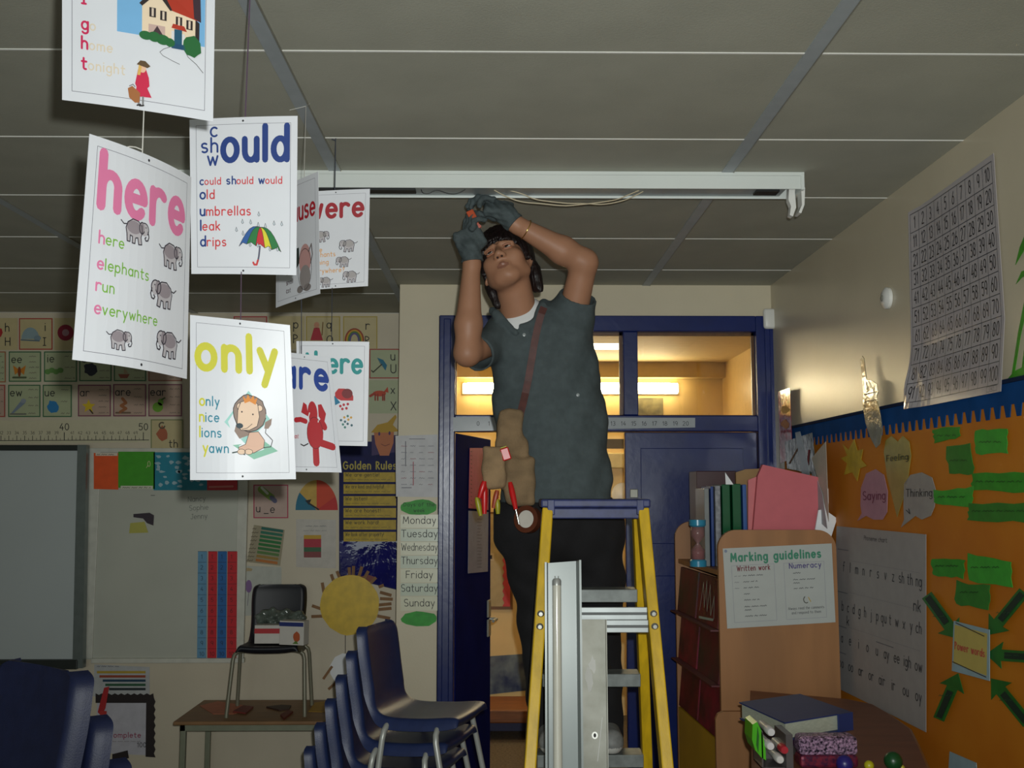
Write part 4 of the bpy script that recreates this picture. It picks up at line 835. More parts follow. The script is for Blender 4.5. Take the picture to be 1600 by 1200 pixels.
s.done('power_words_sign', 'yellow sign reading Power words with pale blue edges, ringed by green arrows', 'sign')
s = BO(); s.paper([(1492, 1174), (1534, 1192), (1540, 1260), (1488, 1240)], M('pale_blue_card', (150, 176, 184), .6)); s.done('pale_blue_card', 'pale blue card at the bottom of the orange board', 'card')
# letter sound chart (sheet with its left edge standing off the wall)
cq = [PX(1316, 822, XR), PX(1456, 835, XR), PX(1456, 1144, XR), PX(1309, 1071, XR)]
def CF(x, y, h):
    a, b = x/10, y/10; p = (cq[3]*(1-a)+cq[2]*a)*(1-b)+(cq[0]*(1-a)+cq[1]*a)*b
    return p+gx*(.020+h+.004*max(0, 1-a*1.5)**2)
s = Sheet(CF, 1, .0012); s.paper([(0, 10), (10, 10), (10, 0), (0, 0)], M('chart_paper', (158, 154, 152), .6, var=.03), 10, 10)
K = ink((46, 46, 52))
s.text('Phoneme chart', 3.6, 9.35, .16, K, 1, fit=2.6)
rows = [(7.3, 'f l m n r s v z sh th ng'), (4.9, 'b c d g h j p qu t w x y ch'), (2.95, 'a e i o u ay ee igh ow'), (1.4, 'oo oo ar or air ir ou oy')]
for y, t in rows:
    t = t.split(); 
    for i, w_ in enumerate(t): s.text(w_, 1.15+8.25*i/(len(t)-1), y, .36, K, .9, center=True, sx=.72)
s.text('nk', 9.25, 6.0, .36, K, .85, center=True); s.text('k', 1.85, 4.1, .34, K, .85, center=True)
for y in (8.6, 6.0, 3.9, 2.3): s.stroke([(.3, y), (1.7, y)], .05, ink((110, 110, 116)))
for y in (6.1, 8.0, 4.0): s.stroke([(2+i*.75, y) for i in range(11)], .02, ink((140, 138, 140)))
s.stroke([(5.2, 3.7), (7, 3.7)], .05, ink((110, 110, 116)))
s.done('letter_sound_chart', 'large white letter sound chart hanging on the lower left of the orange board', 'chart')
# loose papers at the far end of the board
s = RW(.05); s.paper([(1242, 690), (1286, 676), (1294, 742), (1246, 732)], M('clear_wallet', (110, 116, 108), .12, var=.35, scale=25, bump=.6, bscale=12, spec=.8), 5, 5); s.stroke([(1250, 724), (1270, 690)], 2, ink((120, 84, 56))); s.stroke([(1280, 726), (1282, 704)], 3, ink((140, 50, 50))); s.done('plastic_wallets', 'bunch of grey plastic wallets hanging at the far end of the orange board', 'wallets')
s = RW(.09); s.solid([(1273, 676), (1281, 674), (1294, 724), (1297, 744), (1286, 752), (1280, 716)], M('grey_plastic_strip', (130, 142, 146), .2, var=.1)); s.done('plastic_strip', 'long grey plastic strip hanging over the plastic wallets', 'strip')
s = RW(.07); s.solid([(1293, 716), (1316, 690), (1318, 740), (1321, 815), (1310, 770)], M('paper_off_white', (186, 180, 166), .6)); s.solid([(1296, 730), (1312, 772), (1320, 826), (1303, 812), (1290, 790)], M('paper_shade_grey', (170, 174, 178), .6), 3); s.scribble(1294, 778, 6, 2, ink((110, 110, 120)), 4); s.done('folded_paper', 'white folded paper sticking out from the left end of the orange board', 'paper')

# ================================================================== bookcase in the corner
m_beech = M('beech_veneer', (150, 104, 62), .5, var=.10, scale=5, stretch=(3, 3, .4), detail=5)
YN, YF = 4.2, 4.95
nx0, nx1 = PY(1123, 900, YN).x, PY(1308, 900, YN).x; fx0 = PY(1056, 900, YF).x; fx1 = nx1
zn, zfp = PY(1200, 828, YN).z, PY(1080, 815, YF).z
zt_ = PY(1100, 880, 4.6).z-.004
bc = thing('bookcase', 'light wood bookcase with rounded end panels in the corner by the blue door', 'bookcase', ((nx0+nx1)/2, (YN+YF)/2, 0))
def endpanel(x0, x1, y, z1, r=.075, th=.024):
    pts = [(x0, 0), (x1, 0)]+[(x1-r+r*math.cos(a), z1-r+r*math.sin(a)) for a in [i*math.pi/2/8 for i in range(9)]]+[(x0+r-r*math.sin(a), z1-r+r*math.cos(a)) for a in [i*math.pi/2/8 for i in range(9)]]
    return MB().prism([V((a, y, b)) for a, b in pts], (0, th, 0), m_beech)
obj('end_panel', endpanel(nx0, nx1, YN, zn), bc); obj('end_panel', endpanel(fx0, fx1, YF, zfp), bc)
def skew(y): return fx0+(nx0-fx0)*(YF-y)/(YF-YN)
yn_, yf_ = YN+.026, YF-.002
def shelf(z, th=.02, dx=.012, m=None):
    return MB().prism([V((skew(yn_)+dx, yn_, z)), V((nx1-.005, yn_, z)), V((fx1-.005, yf_, z)), V((skew(yf_)+dx, yf_, z))], (0, 0, -th), m or m_beech)
obj('shelf', shelf(zt_), bc)
for z in (1.06, .72, .36, .06): obj('shelf', shelf(z, dx=.07), bc)
m_redb = [M('red_book_gloss_%d' % i, c, .5, var=.5, scale=7+i, col2=c2, spec=.3, detail=6, bump=.1, bscale=8) for i, (c, c2) in enumerate([((60, 6, 18), (112, 10, 32)), ((92, 10, 34), (44, 36, 34)), ((128, 8, 44), (66, 10, 26))])]
def facing(z0, z1, ya, yb, m, lean=.03):
    return MB().prism([V((skew(ya)+.0, ya, z0)), V((skew(yb)+.0, yb, z0)), V((skew(yb)+lean, yb, z1)), V((skew(ya)+lean, ya, z1))], (.012, 0, 0), m)
# forward-facing books on the open side
bk = [(1.185, 1.385, 4.24, 4.575, 0, 'dark red picture book with a silver drawing, nearest in the top tier of the bookcase'), (1.185, 1.385, 4.60, 4.93, 1, 'dark red picture book, far one in the top tier of the bookcase'),
      (.965, 1.175, 4.24, 4.575, 1, 'mottled dark red book, nearest in the middle tier of the bookcase'), (.965, 1.175, 4.60, 4.93, 2, 'crimson book, far one in the middle tier of the bookcase'),
      (.745, .955, 4.24, 4.575, 2, 'crimson glossy book, nearest in the lower red tier of the bookcase'), (.745, .955, 4.60, 4.93, 0, 'dark red glossy book, far one in the lower red tier of the bookcase')]
for i, (z0, z1, ya, yb, k, l) in enumerate(bk):
    mb = facing(z0, z1, ya, yb, m_redb[k], .02); o = obj('picture_book', mb, None, l, 'book', 'red books facing out of the bookcase')
    if i == 0:
        s = Sheet(lambda x, y, h: V((skew(x)+.02*(y-z0)/(z1-z0)-.002-h, x, y)), 1, .001)
        pts = [(4.52, 1.23), (4.49, 1.35), (4.45, 1.25), (4.44, 1.36), (4.40, 1.24), (4.38, 1.35), (4.34, 1.23), (4.31, 1.31), (4.29, 1.22)]
        for a, b in zip(pts, pts[1:]): s.stroke([a, b], .006, M('silver_foil', (150, 172, 164), .5))
        s.stroke([(4.30, 1.215), (4.52, 1.20)], .01, M('silver_foil', (150, 172, 164), .5)); obj('silver_drawing', s.mb, o)
m_yel = M('mustard_panel', (178, 140, 22), .45, var=.08, scale=4)
obj('front_panel', MB().prism([V((skew(4.23), 4.23, .05)), V((skew(4.94), 4.94, .05)), V((skew(4.94), 4.94, .735)), V((skew(4.23), 4.23, .735))], (.010, 0, 0), m_yel), bc)
for z in (.957, 1.177): obj('ledge', MB().prism([V((skew(4.23)-.03, 4.23, z)), V((skew(4.94)-.03, 4.94, z)), V((skew(4.94)+.02, 4.94, z)), V((skew(4.23)+.02, 4.23, z))], (0, 0, .006), M('dark_red_ledge', (84, 26, 34), .5)), bc)
# notice on the end panel
nq = [PY(1129, 857, YN), PY(1299, 849, YN), PY(1305, 972, YN), PY(1136, 982, YN)]
def NF(x, y, h):
    a, b = x/100, y/72; p = (nq[3]*(1-a)+nq[2]*a)*(1-b)+(nq[0]*(1-a)+nq[1]*a)*b; return p+V((0, -.004-h, 0))
s = Sheet(NF, 1, .001); s.paper([(0, 72), (100, 72), (100, 0), (0, 0)], M('notice_paper', (172, 176, 172), .5, var=.02), th=.002)
s.text('Marking guidelines', 7, 60, 4.6, ink((52, 128, 100)), 1.9, 1.4, fit=82); s.text('Written work', 12, 51, 3, ink((110, 40, 50)), 1.4, fit=30); s.text('Numeracy', 60, 51, 3, ink((70, 56, 120)), 1.3, fit=29)
for x0, x1 in ((7, 46), (55, 92)): s.frame(x0, 5, x1, 56, .3, ink((140, 140, 150)), n=2)
for y, wd in ((46, 20), (40.5, 13), (35, 14), (29.5, 8), (24, 14), (18, 22), (15, 6), (9.5, 20)): s.scribble(17, y, wd, 1.5, K); 
for y in (46, 40.5, 35): s.scribble(9, y, 6, 1.2, ink((110, 110, 116)))
for y, wd in ((46, 8), (40, 22), (37, 6), (32, 18)): s.scribble(63, y, wd, 1.5, K)
s.stroke(arcp(74, 22, 2.4, 3, 120, 300), .8, ink((70, 70, 60))); s.stroke([(76, 24), (78, 20)], .7, ink((180, 150, 40))); s.text('Always read the comments', 57, 13.5, 1.5, K, .9, fit=33); s.text('and respond to them', 60, 9.5, 1.5, K, .9, fit=27); s.ell(2.5, 69.5, 1.4, 1.4, ink((120, 130, 150)))
s.done('marking_notice', 'white notice headed Marking guidelines on the bookcase end panel', 'notice')
# things on the bookcase top
def upright(name, x0, x1, y0, y1, dep, Y, m, label, cat, group=None, band=None, parts=None):
    a, b = PY(x0, y0, Y), PY(x1, y1, Y); mb = MB().box((a.x, Y, zt_+.001), (b.x, Y+dep, a.z), m, None, .003)
    o = obj(name, mb, None, label, cat, group)
    if band: 
        mb = MB().box((a.x+.004, Y-.002, zt_+.09), (b.x-.004, Y-.0002, zt_+.10), M('silver_band', (220, 222, 220), .15, .8)); obj('label_band', mb, o)
    return o
Yb = 4.44
gb = 'ring binders on the bookcase top'
upright('ring_binder', 1100, 1109, 763, 830, .2, Yb, M('grey_binder', (120, 124, 124), .3), 'thin grey binder at the left end of the row on the bookcase', 'binder', gb)
upright('ring_binder', 1110, 1116, 760, 830, .2, Yb, M('blue_binder', (34, 62, 124), .3), 'thin dark blue binder second from the left on the bookcase', 'binder', gb)
upright('ring_binder', 1117, 1127, 759, 830, .2, Yb, M('pale_grey_binder', (130, 132, 138), .3, var=.3, scale=60), 'speckled grey binder left of the green binders', 'binder', gb)
upright('ring_binder', 1128, 1142, 757, 830, .2, Yb, M('green_binder', (14, 84, 50), .2), 'green ring binder left of the other green one', 'binder', gb, True)
upright('ring_binder', 1144, 1159, 756, 830, .2, Yb, M('green_binder', (14, 84, 50), .2), 'green ring binder beside the bright blue binder', 'binder', gb, True)
upright('ring_binder', 1160, 1168, 757, 830, .2, Yb, M('bright_blue_binder', (44, 84, 148), .3), 'bright blue binder at the right end of the row', 'binder', gb)
upright('archive_box', 1088, 1152, 736, 830, .18, 4.70, M('maroon_box', (58, 22, 28), .4), 'dark maroon box file behind the ring binders', 'box')
def tilted(name, pts, Y, th, m, label, cat, Y2=None):
    ps = [PY(x, y, Y+(0 if Y2 is None else (Y2-Y)*k)) for (x, y, k) in pts]
    return obj(name, MB().prism(ps, (0, th, 0), m), None, label, cat)
tilted('manila_folder', [(1150, 738, 0), (1166, 733, 0), (1196, 732, 0), (1196, 834, 0), (1152, 834, 0)], 4.58, .02, M('manila_card', (150, 116, 70), .6), 'tan folder between the binders and the pink folder', 'folder')
tilted('pink_folder', [(1192, 726, 0), (1285, 747, 0), (1272, 838, 0), (1176, 838, 0), (1184, 744, 0)], 4.40, .03, M('pink_card', (196, 98, 106), .6, var=.03), 'large pink folder standing on the bookcase', 'folder')
tilted('pink_folder_divider', [(1169, 750, 0), (1184, 744, 0), (1190, 838, 0), (1169, 838, 0)], 4.425, .012, M('pink_card_pale', (200, 112, 116), .6, var=.03), 'narrow pink divider sticking out left of the large pink folder', 'divider')
tilted('white_paper_stack', [(1288, 762, 0), (1296, 764, 0), (1291, 840, 0), (1272, 840, 0), (1280, 796, 0)], 4.45, .01, m_paper, 'white papers standing behind the right edge of the pink folder', 'paper')
tilted('white_card', [(1279, 797, 0), (1288, 796, 0), (1308, 810, 0), (1299, 838, 0), (1272, 838, 0)], 4.36, .01, m_paper, 'creased white card right of the pink folder', 'card')
tilted('navy_folder', [(1289, 788, 0), (1311, 806, 0), (1306, 840, 0), (1289, 840, 0)], 4.5, .01, M('navy_card', (24, 30, 84), .4), 'navy folder edge behind the creased white card', 'folder')
tilted('white_slip', [(1133, 738, 0), (1146, 757, 0), (1134, 757, 0)], 4.43, .003, m_paper, 'small white paper slip on top of the green binders', 'paper')
# sand timer
tm = thing('sand_timer', 'sand timer with light blue ends on the bookcase, left of the binders', 'sand timer', (PY(1091, 878, 4.45).x, 4.45, zt_))
c = V((PY(1091, 878, 4.45).x, 4.45, zt_+.001)); hT = PY(1091, 812, 4.45).z-c.z
m_tb = M('light_blue_plastic', (50, 134, 166), .25); R = .036
mb = MB(); mb.lathe(c, [(R, 0), (R, .024), (R*.85, .03)], m_tb); obj('base', mb, tm, smooth=True, auto=40)
mb = MB(); mb.lathe(c+V((0, 0, hT-.03)), [(R*.85, 0), (R, .006), (R, .03)], m_tb); obj('cap', mb, tm, smooth=True, auto=40)
mb = MB(); mb.lathe(c+V((0, 0, .03)), [(R*.8, 0), (R*.8, hT*.2), (.006, hT/2-.03), (R*.8, hT*.8-.06), (R*.8, hT-.06)], M('timer_glass', (150, 110, 110), .05, alpha=.55, var=0, spec=.8)); obj('glass_bulb', mb, tm, smooth=True)
mb = MB(); mb.lathe(c+V((0, 0, .0305)), [(R*.72, 0), (R*.7, .035), (.003, .05)], M('pink_sand', (164, 96, 96), .9)); obj('sand', mb, tm)

# ================================================================== low cupboard with a rounded end, and the things on it
ZK = .955
kx0, ky1 = PY(1122, 1000, 4.1).x, 4.17
cur = [PZ(1322, 1092, ZK), PZ(1370, 1100, ZK), PZ(1400, 1114, ZK), PZ(1420, 1138, ZK), PZ(1434, 1166, ZK), PZ(1449, 1200, ZK), PZ(1452, 1250, ZK)]
cur = [V((min(p.x, XR-.05), min(p.y, ky1), ZK)) for p in cur]
m_wd = M('dark_wood_top', (120, 74, 50), .45, var=.12, scale=5, stretch=(1, 4, 1))
tp = [V((PY(1173, 1100, ky1).x, ky1, ZK))]+cur+[V((1.0, 2.55, ZK)), V((PY(1171, 1100, 2.6).x, 2.6, ZK))]
ck = thing('low_cupboard', 'low dark wood cupboard with a curved top in front of the bookcase', 'cupboard', (1.1, 3.4, 0))
obj('top', MB().prism(tp, (0, 0, -.03), m_wd), ck)
obj('edge_band', MB().tube([p+V((0, 0, -.012)) for p in cur], .012, M('edge_wood', (146, 104, 66), .4), 8), ck)
cy = V((1.05, 3.35, 0)); obj('body', MB().prism([V((cy.x+(p.x-cy.x)*.93, cy.y+(p.y-cy.y)*.93, ZK-.031)) for p in tp], (0, 0, -.92), m_beech), ck)
bx0, bx1, bz = PY(1118, 1112, 4.175).x, PY(1290, 1112, 4.175).x, PY(1130, 1112, 4.175).z
obj('back_panel', MB().prism([V((bx0, 4.175, 0)), V((bx1, 4.175, 0)), V((bx1, 4.175, bz)), V((bx0+.03, 4.175, bz)), V((bx0+.009, 4.175, bz-.009)), V((bx0, 4.175, bz-.03))], (0, .02, 0), m_beech), ck)
# box file
zt2 = ZK+.107
bq = [PZ(1155, 1097, zt2), PZ(1250, 1084, zt2), PZ(1330, 1112, zt2), PZ(1226, 1129, zt2)]
bx = thing('box_file', 'blue box file of papers lying on the low cupboard', 'box file', (bq[0]+bq[2])/2-V((0, 0, .055)))
obj('cover', MB().prism(bq, (0, 0, -.004), M('navy_blue_card', (36, 52, 104), .45, var=.06)), bx)
ctr = sum(bq, V())/4
inn = [ctr+(p-ctr)*.95-V((0, 0, .005)) for p in bq]; obj('paper_stack', MB().prism(inn, (0, 0, -.044), M('paper_edges', (170, 176, 160), .7, var=.12, scale=60, stretch=(1, 1, 12))), bx)
obj('base_cover', MB().prism([p-V((0, 0, .05)) for p in bq], (0, 0, -.004), M('navy_blue_card', (36, 52, 104), .45)), bx)
e = (bq[2]-bq[1]).normalized(); sp0, sp1 = bq[2], bq[3]+(bq[2]-bq[3])*.78
obj('spine', MB().prism([sp0, sp1, sp1-V((0, 0, .054)), sp0-V((0, 0, .054))], (.003, -.006, 0), M('navy_blue_card', (36, 52, 104), .45)), bx)
zz = zt2-.055
obj('purple_folder', MB().prism([ctr+(p-ctr)*V((.9, .9, 1))[0]-V((0, 0, .0555)) for p in bq], (0, 0, -.02), M('purple_card', (46, 26, 50), .4)), None, 'dark purple folder under the blue box file', 'folder')
pk = [ctr+(p-ctr)*.8 for p in bq]
obj('storage_box', MB().prism([V((p.x, p.y, zz-.021)) for p in pk], (0, 0, -(zz-.0215-ZK)), M('grey_storage_box', (70, 66, 66), .5, var=.2)), None, 'grey box under the purple folder on the low cupboard', 'box')
# tray of markers
ym = 3.0
tr = thing('marker_tray', 'grey tray holding white capped markers at the left of the low cupboard', 'tray', (PY(1208, 1165, ym).x, ym+.06, ZK))
a, b = PY(1192, 1136, ym), PY(1240, 1200, ym); mt_ = M('smoky_plastic', (84, 80, 80), .25)
mb = MB(); mb.box((a.x, ym+.02, ZK), (b.x, ym+.12, ZK+.004), mt_); mb.box((a.x, ym+.02, ZK), (a.x+.004, ym+.12, ZK+.105), mt_); mb.box((b.x-.02, ym+.0, ZK), (b.x, ym+.12, ZK+.10), mt_); mb.box((a.x, ym+.116, ZK), (b.x, ym+.12, ZK+.04), mt_); obj('tray_body', mb, tr)
for i, (px, py, c, l) in enumerate([(1205, 1144, (206, 204, 204), 'white capped marker, uppermost in the grey tray'), (1204, 1166, (210, 208, 208), 'white capped marker in the middle of the grey tray'), (1219, 1187, (206, 204, 200), 'white capped marker lowest in the grey tray'), (1226, 1172, (170, 44, 54), 'red capped marker on the right of the grey tray')]):
    p = PY(px, py, ym); rr = .0125; mk = thing('marker_pen', l, 'marker', p+V((0, .06, 0)), 'markers in the grey tray')
    mb = MB().lathe(p, [(rr*.8, -.002), (rr, .004), (rr, .035)], M('cap_%d' % i, c, .3), 18, (0, 1, 0)); obj('cap', mb, mk, smooth=True, auto=40)
    mb = MB().lathe(p, [(rr*.85, .035), (rr*.85, .108)], M('marker_body', (180, 180, 176), .35), 18, (0, 1, 0)); obj('barrel', mb, mk, smooth=True, auto=40)
m_lime = M('lime_plastic', (74, 170, 30), .3, var=.06)
s1 = [(1176, 1132), (1183, 1128), (1190, 1142), (1196, 1166), (1197, 1188), (1190, 1184), (1180, 1172), (1175, 1156)]
mb = MB().prism([PY(x, y, ym+.02) for x, y in s1], (0, .09, 0), m_lime); mb.prism([PY(x, y, ym+.016) for x, y in ((1184, 1136), (1186, 1150), (1185, 1176), (1182, 1164))], (0, .003, 0), M('lime_dark', (30, 90, 20), .4)); obj('lime_pen_case', mb, None, 'bright green case standing left of the marker tray', 'case')
# glitter case
yg = 3.02; g0, g1_ = PY(1250, 1152, yg), PY(1342, 1176, yg)
gt = thing('glitter_pencil_case', 'sparkly silver and purple pencil case on the low cupboard', 'pencil case', ((g0.x+g1_.x)/2, yg+.04, ZK))
m_gl = M('holographic_glitter', (40, 36, 60), .25, .6, scale=130, col2=(230, 190, 230), bump=1, bscale=220)
mb = MB().box((g0.x, yg, ZK+.035), (g1_.x, yg+.07, g0.z), m_gl, None, .012); obj('top_cover', mb, gt)
mb = MB().box((g0.x, yg, ZK), (g1_.x, yg+.07, ZK+.036), M('dark_glitter', (70, 30, 60), .3, .3, var=.8, scale=90, col2=(130, 40, 60)), None, .01); obj('base', mb, gt)
for (px, py, yq, c, r_, l, nme) in [(1358, 1199, 3.0, (176, 170, 30), .014, 'small yellow ball at the bottom edge right of the pencil case', 'bead'), (1396, 1199, 3.0, (20, 70, 34), .026, 'dark green ball of modelling clay at the bottom edge', 'clay_ball'), (1409, 1193, 3.0, (170, 164, 50), .008, 'tiny yellow bead right of the dark green ball', 'bead'), (1320, 1202, 2.98, (40, 34, 110), .024, 'blue bead cluster below the sparkly pencil case', 'clay_ball')]:
    p = PY(px, py, yq); p.z = ZK+r_; mb = MB().lathe(p, [(r_*math.sin(math.pi*i/10), -r_*math.cos(math.pi*i/10)) for i in range(11)], M('b_%d%d' % (c[0], c[2]), c, .35), 16); obj(nme, mb, None, l, 'ball', smooth=True)
# ================================================================== hanging word posters
INKS = {}
m_post = M('glossy_poster_paper', (222, 224, 230), .38, var=.01, spec=.4)
m_border = ink((120, 118, 128))
class Poster(Sheet):
    """A4 print in millimetres; corner points and a curl that bows the sheet"""
    def __init__(s, tl, tr, br, bl, bow=0.0, twist=0.0):
        nrm = (tr-tl).cross(bl-tl).normalized()
        if nrm.dot(CAM-tl) < 0: nrm = -nrm
        def fn(x, y, h):
            a, b = x/210, y/297
            p = (bl*(1-a)+br*a)*(1-b)+(tl*(1-a)+tr*a)*b
            k = bow*(4*a*(1-a))+twist*math.sin(a*math.pi*1.5)*(1-b)
            return p+nrm*(h+k)
        super().__init__(fn, 1, .0005)
        s.paper([(0, 297), (210, 297), (210, 0), (0, 0)], m_post, 14, 14, .0006)
        s.frame(13, 13, 197, 284, .7, m_border, 1, 14)
        s.ell(105, 6.5, 2, 2, ink((40, 40, 46))); s.ell(105, 290, 2, 2, ink((40, 40, 46)))
def first(s, t, x, y, xh, c1, c2, n=1, wt=1.0, big=1.12):
    s.text(t[:n], x, y, xh*big, ink(c1), wt+.4); x += s.textw(t[:n], xh*big, wt+.25)+xh*.36
    s.text(t[n:], x, y, xh, ink(c2), wt+.15)
def elephant(s, cx, cy, w, flip=1, body=(150, 140, 146)):
    k = w/50; X_ = lambda x: cx+flip*x*k; Y_ = lambda y: cy+y*k; I = ink((52, 48, 58)); B = ink(body)
    out = [(-17, 8), (-8, 14), (2, 13), (9, 8), (10, -2), (8, -8), (10, -18), (4, -19), (2, -10), (-2, -11), (-3, -19), (-8, -19), (-8, -10), (-12, -9), (-12, -18), (-17, -18), (-18, -8), (-20, 0)]
    s.poly([(X_(x), Y_(y)) for x, y in out], ink((188, 182, 186)), 1)
    s.ell(X_(-5), Y_(3), 13*k, 9*k, B, 2); s.ell(X_(14), Y_(4), 8*k, 9*k, ink((188, 182, 186)), 2); s.ell(X_(9), Y_(5), 5*k, 8*k, B, 3)
    W = 1.5*k
    s.stroke([(X_(x), Y_(y)) for x, y in out+out[:1]], W, I, 3)
    s.stroke([(X_(x), Y_(y)) for x, y in arcp(14, 4, 8, 9, 110, -40)], W, I, 4); s.stroke([(X_(x), Y_(y)) for x, y in arcp(9, 5, 5, 8, 80, 330)], W, I, 4)
    s.stroke([(X_(x), Y_(y)) for x, y in [(21, 2), (23, -5), (21, -10), (17, -11), (15, -8), (17, -6)]], W*1.2, I, 4)
    s.stroke([(X_(x), Y_(y)) for x, y in [(-19, 5), (-24, 4), (-29, 8)]], W, I, 3); s.ell(X_(16), Y_(7), k, k, I, 5)
def finish(s, name, label, p0, p1, m, th=.0012, extra=None):
    o = obj(name, s.mb, None, label, 'poster', 'hanging word posters')
    mb = MB().tube([p0, p1], th, m, 6)
    if extra: mb.tube(extra, th, m, 6)
    obj('thread', mb, o); return o
m_th1 = M('white_thread', (206, 204, 196), .8); m_th2 = M('purple_thread', (92, 74, 92), .8); m_th3 = M('dark_thread', (58, 62, 72), .8)
NV, RDc, CR = (30, 60, 130), (208, 60, 66), (206, 30, 86)

# night: top left
s = Poster(PY(97, -192, 1.37), PY(338, -138, 1.45), PY(333, 190, 1.45), PY(97, 156, 1.37), .004)
for t, y in (('I', 131), ('go', 97), ('home', 71), ('tonight', 44)): first(s, t, 26, y, 8, CR, (222, 208, 186), wt=1.0, big=1.25)
s.rect(73, 101, 196, 190, ink((120, 178, 222)), 1, 12)
for (x, y) in ((88, 168), (172, 160), (182, 140)): s.stroke([(x-2, y), (x+2, y)], .5, ink((80, 120, 170)), 2); s.stroke([(x, y-2), (x, y+2)], .5, ink((80, 120, 170)), 2)
D = ink((44, 34, 34)); CRM = ink((236, 214, 184)); RR = ink((178, 52, 30))
s.poly([(107, 101), (107, 146), (127, 166), (146, 145), (146, 101)], CRM, 2); s.poly([(146, 101), (146, 143), (182, 137), (182, 98)], CRM, 2)
s.poly([(127, 168), (112, 190), (178, 190), (188, 134), (148, 142)], RR, 3); s.poly([(103, 144), (127, 172), (132, 172), (149, 142), (146, 141), (128, 162), (107, 141)], D, 4)
s.poly([(182, 98), (182, 136), (188, 132), (188, 98)], D, 2); s.poly([(180, 137), (176, 190), (188, 190), (190, 133)], ink((60, 40, 50)), 4)
for x, y in ((117, 128), (132, 126), (154, 122), (169, 120)): s.rect(x, y, x+9, y+13, D, 4, 1); s.rect(x+3, y+1, x+6, y+12, ink((220, 200, 180)), 5, 1)
s.rect(116, 103, 139, 118, ink((200, 170, 160)), 4, 1); s.poly([(120, 104), (128, 117), (137, 104)], ink((70, 50, 56)), 5)
s.poly([(148, 118), (150, 124), (166, 123), (170, 116)], RR, 5); s.rect(152, 92, 163, 117, ink((24, 84, 112)), 5, 2); s.rect(148, 96, 152, 114, ink((220, 220, 220)), 5, 1); s.rect(163, 96, 167, 112, ink((220, 220, 220)), 5, 1)
for x, y, r1, r2 in ((112, 101, 9, 6), (124, 101, 9, 7), (136, 99, 10, 7), (146, 97, 7, 6)): s.ell(x, y, r1, r2, ink((34, 104, 52)), 6)
s.poly(blob(178, 97, 13, 15, 14, .12, 3), ink((34, 104, 52)), 6); s.poly([(148, 90), (168, 90), (166, 97), (150, 97)], ink((24, 74, 110)), 6)
s.stroke([(147, 92), (137, 87), (132, 82), (136, 78), (150, 73), (160, 70)], .6, D, 3); s.stroke([(168, 89), (172, 82), (184, 74), (194, 64)], .7, D, 3)
s.poly([(100, 60), (105, 66), (112, 66), (119, 60), (115, 57)], ink((94, 72, 46)), 5); s.ell(108, 56, 5, 6, ink((236, 190, 160)), 4); s.poly([(101, 46), (103, 60), (107, 58), (105, 46)], ink((222, 178, 96)), 5)
s.poly([(102, 54), (113, 55), (117, 44), (118, 33), (115, 30), (121, 18), (98, 17), (100, 30), (98, 34)], CR and ink((206, 34, 74)), 4); s.stroke([(104, 17), (103, 7)], 2.6, ink((130, 130, 130)), 4); s.stroke([(109, 17), (109, 7)], 2.6, ink((130, 130, 130)), 4); s.stroke([(101, 5), (104, 6)], 2, D, 5); s.stroke([(107, 5), (110, 6)], 2, D, 5)
s.poly([(88, 26), (94, 30), (105, 22), (104, 9), (98, 8), (90, 14)], ink((166, 104, 56)), 5); s.stroke([(90, 29), (95, 32), (98, 29)], .8, D, 6)
finish(s, 'word_poster', 'topmost word poster, with a red roofed house and a girl in a red coat', PY(217, -170, 1.41), PZ(220, -400, ZC-.004) if False else PY(217, -170, 1.41)+V((0, 0, ZC-.005-PY(217, -170, 1.41).z)), m_th1)
# here
s = Poster(PY(140, 209, 1.345), PY(299, 277, 1.50), PY(295, 592, 1.50), PY(113, 562, 1.345), .012, .004)
PK, GN = (222, 122, 164), (122, 178, 62)
s.text('here', 24, 207, 44, ink(PK), 1.75, 1, fit=162, sp=.7)
for t, y in (('here', 157), ('elephants', 123), ('run', 94), ('everywhere', 64)): first(s, t, 25, y, 9.2, PK, GN, wt=.85)
for cx, cy, w_, f in ((86, 187, 50, 1), (163, 170, 54, 1), (142, 112, 56, -1), (66, 36, 40, 1), (158, 44, 56, -1)): elephant(s, cx, cy, w_, f)
a = PY(225, 168, 1.41); b = PY(222, 252, 1.415); finish(s, 'word_poster', 'curved word poster reading here with grey elephants, below the house poster', b, a, m_th1, .0009, [PY(194, 231, 1.41), PY(203, 229, 1.41), PY(212, 230, 1.41), PY(222, 234, 1.412)])
# could
s = Poster(PY(296, 187, 1.94), PY(465, 181, 1.94), PY(463, 430, 1.95), PY(299, 428, 1.95), .004)
for t, x, y in (('c', 42, 262), ('sh', 24, 232), ('w', 36, 207)): s.text(t, x, y, 17, ink(NV), 1.1)
s.text('ould', 66, 215, 40, ink(NV), 1.6, fit=124, sp=.8)
for t, n, x in (('could', 1, 20), ('should', 2, 73), ('would', 1, 136)): first(s, t, x, 170, 8.1, NV, RDc, n, wt=1.05)
for t, y in (('old', 143), ('umbrellas', 111), ('leak', 83), ('drips', 53)): first(s, t, 20, y, 10.5, NV, RDc)
cxs = [(97, 52), (112, 56), (130, 53), (148, 49), (162, 46), (180, 42)]; ap = (139, 88)
uc = [(40, 92, 160), (34, 120, 60), (200, 40, 50), (220, 210, 50), (34, 120, 60)]
def rib(p, q): return [(p[0]+(q[0]-p[0])*t, p[1]+(q[1]-p[1])*t+16*math.sin(math.pi*t)*(.4+abs(q[0]-139)/80)) for t in [i/6 for i in range(7)]]
for i in range(5): s.poly(rib(ap, cxs[i])+[((cxs[i][0]+cxs[i+1][0])/2, (cxs[i][1]+cxs[i+1][1])/2+5)]+rib(ap, cxs[i+1])[::-1], ink(uc[i]), 2)
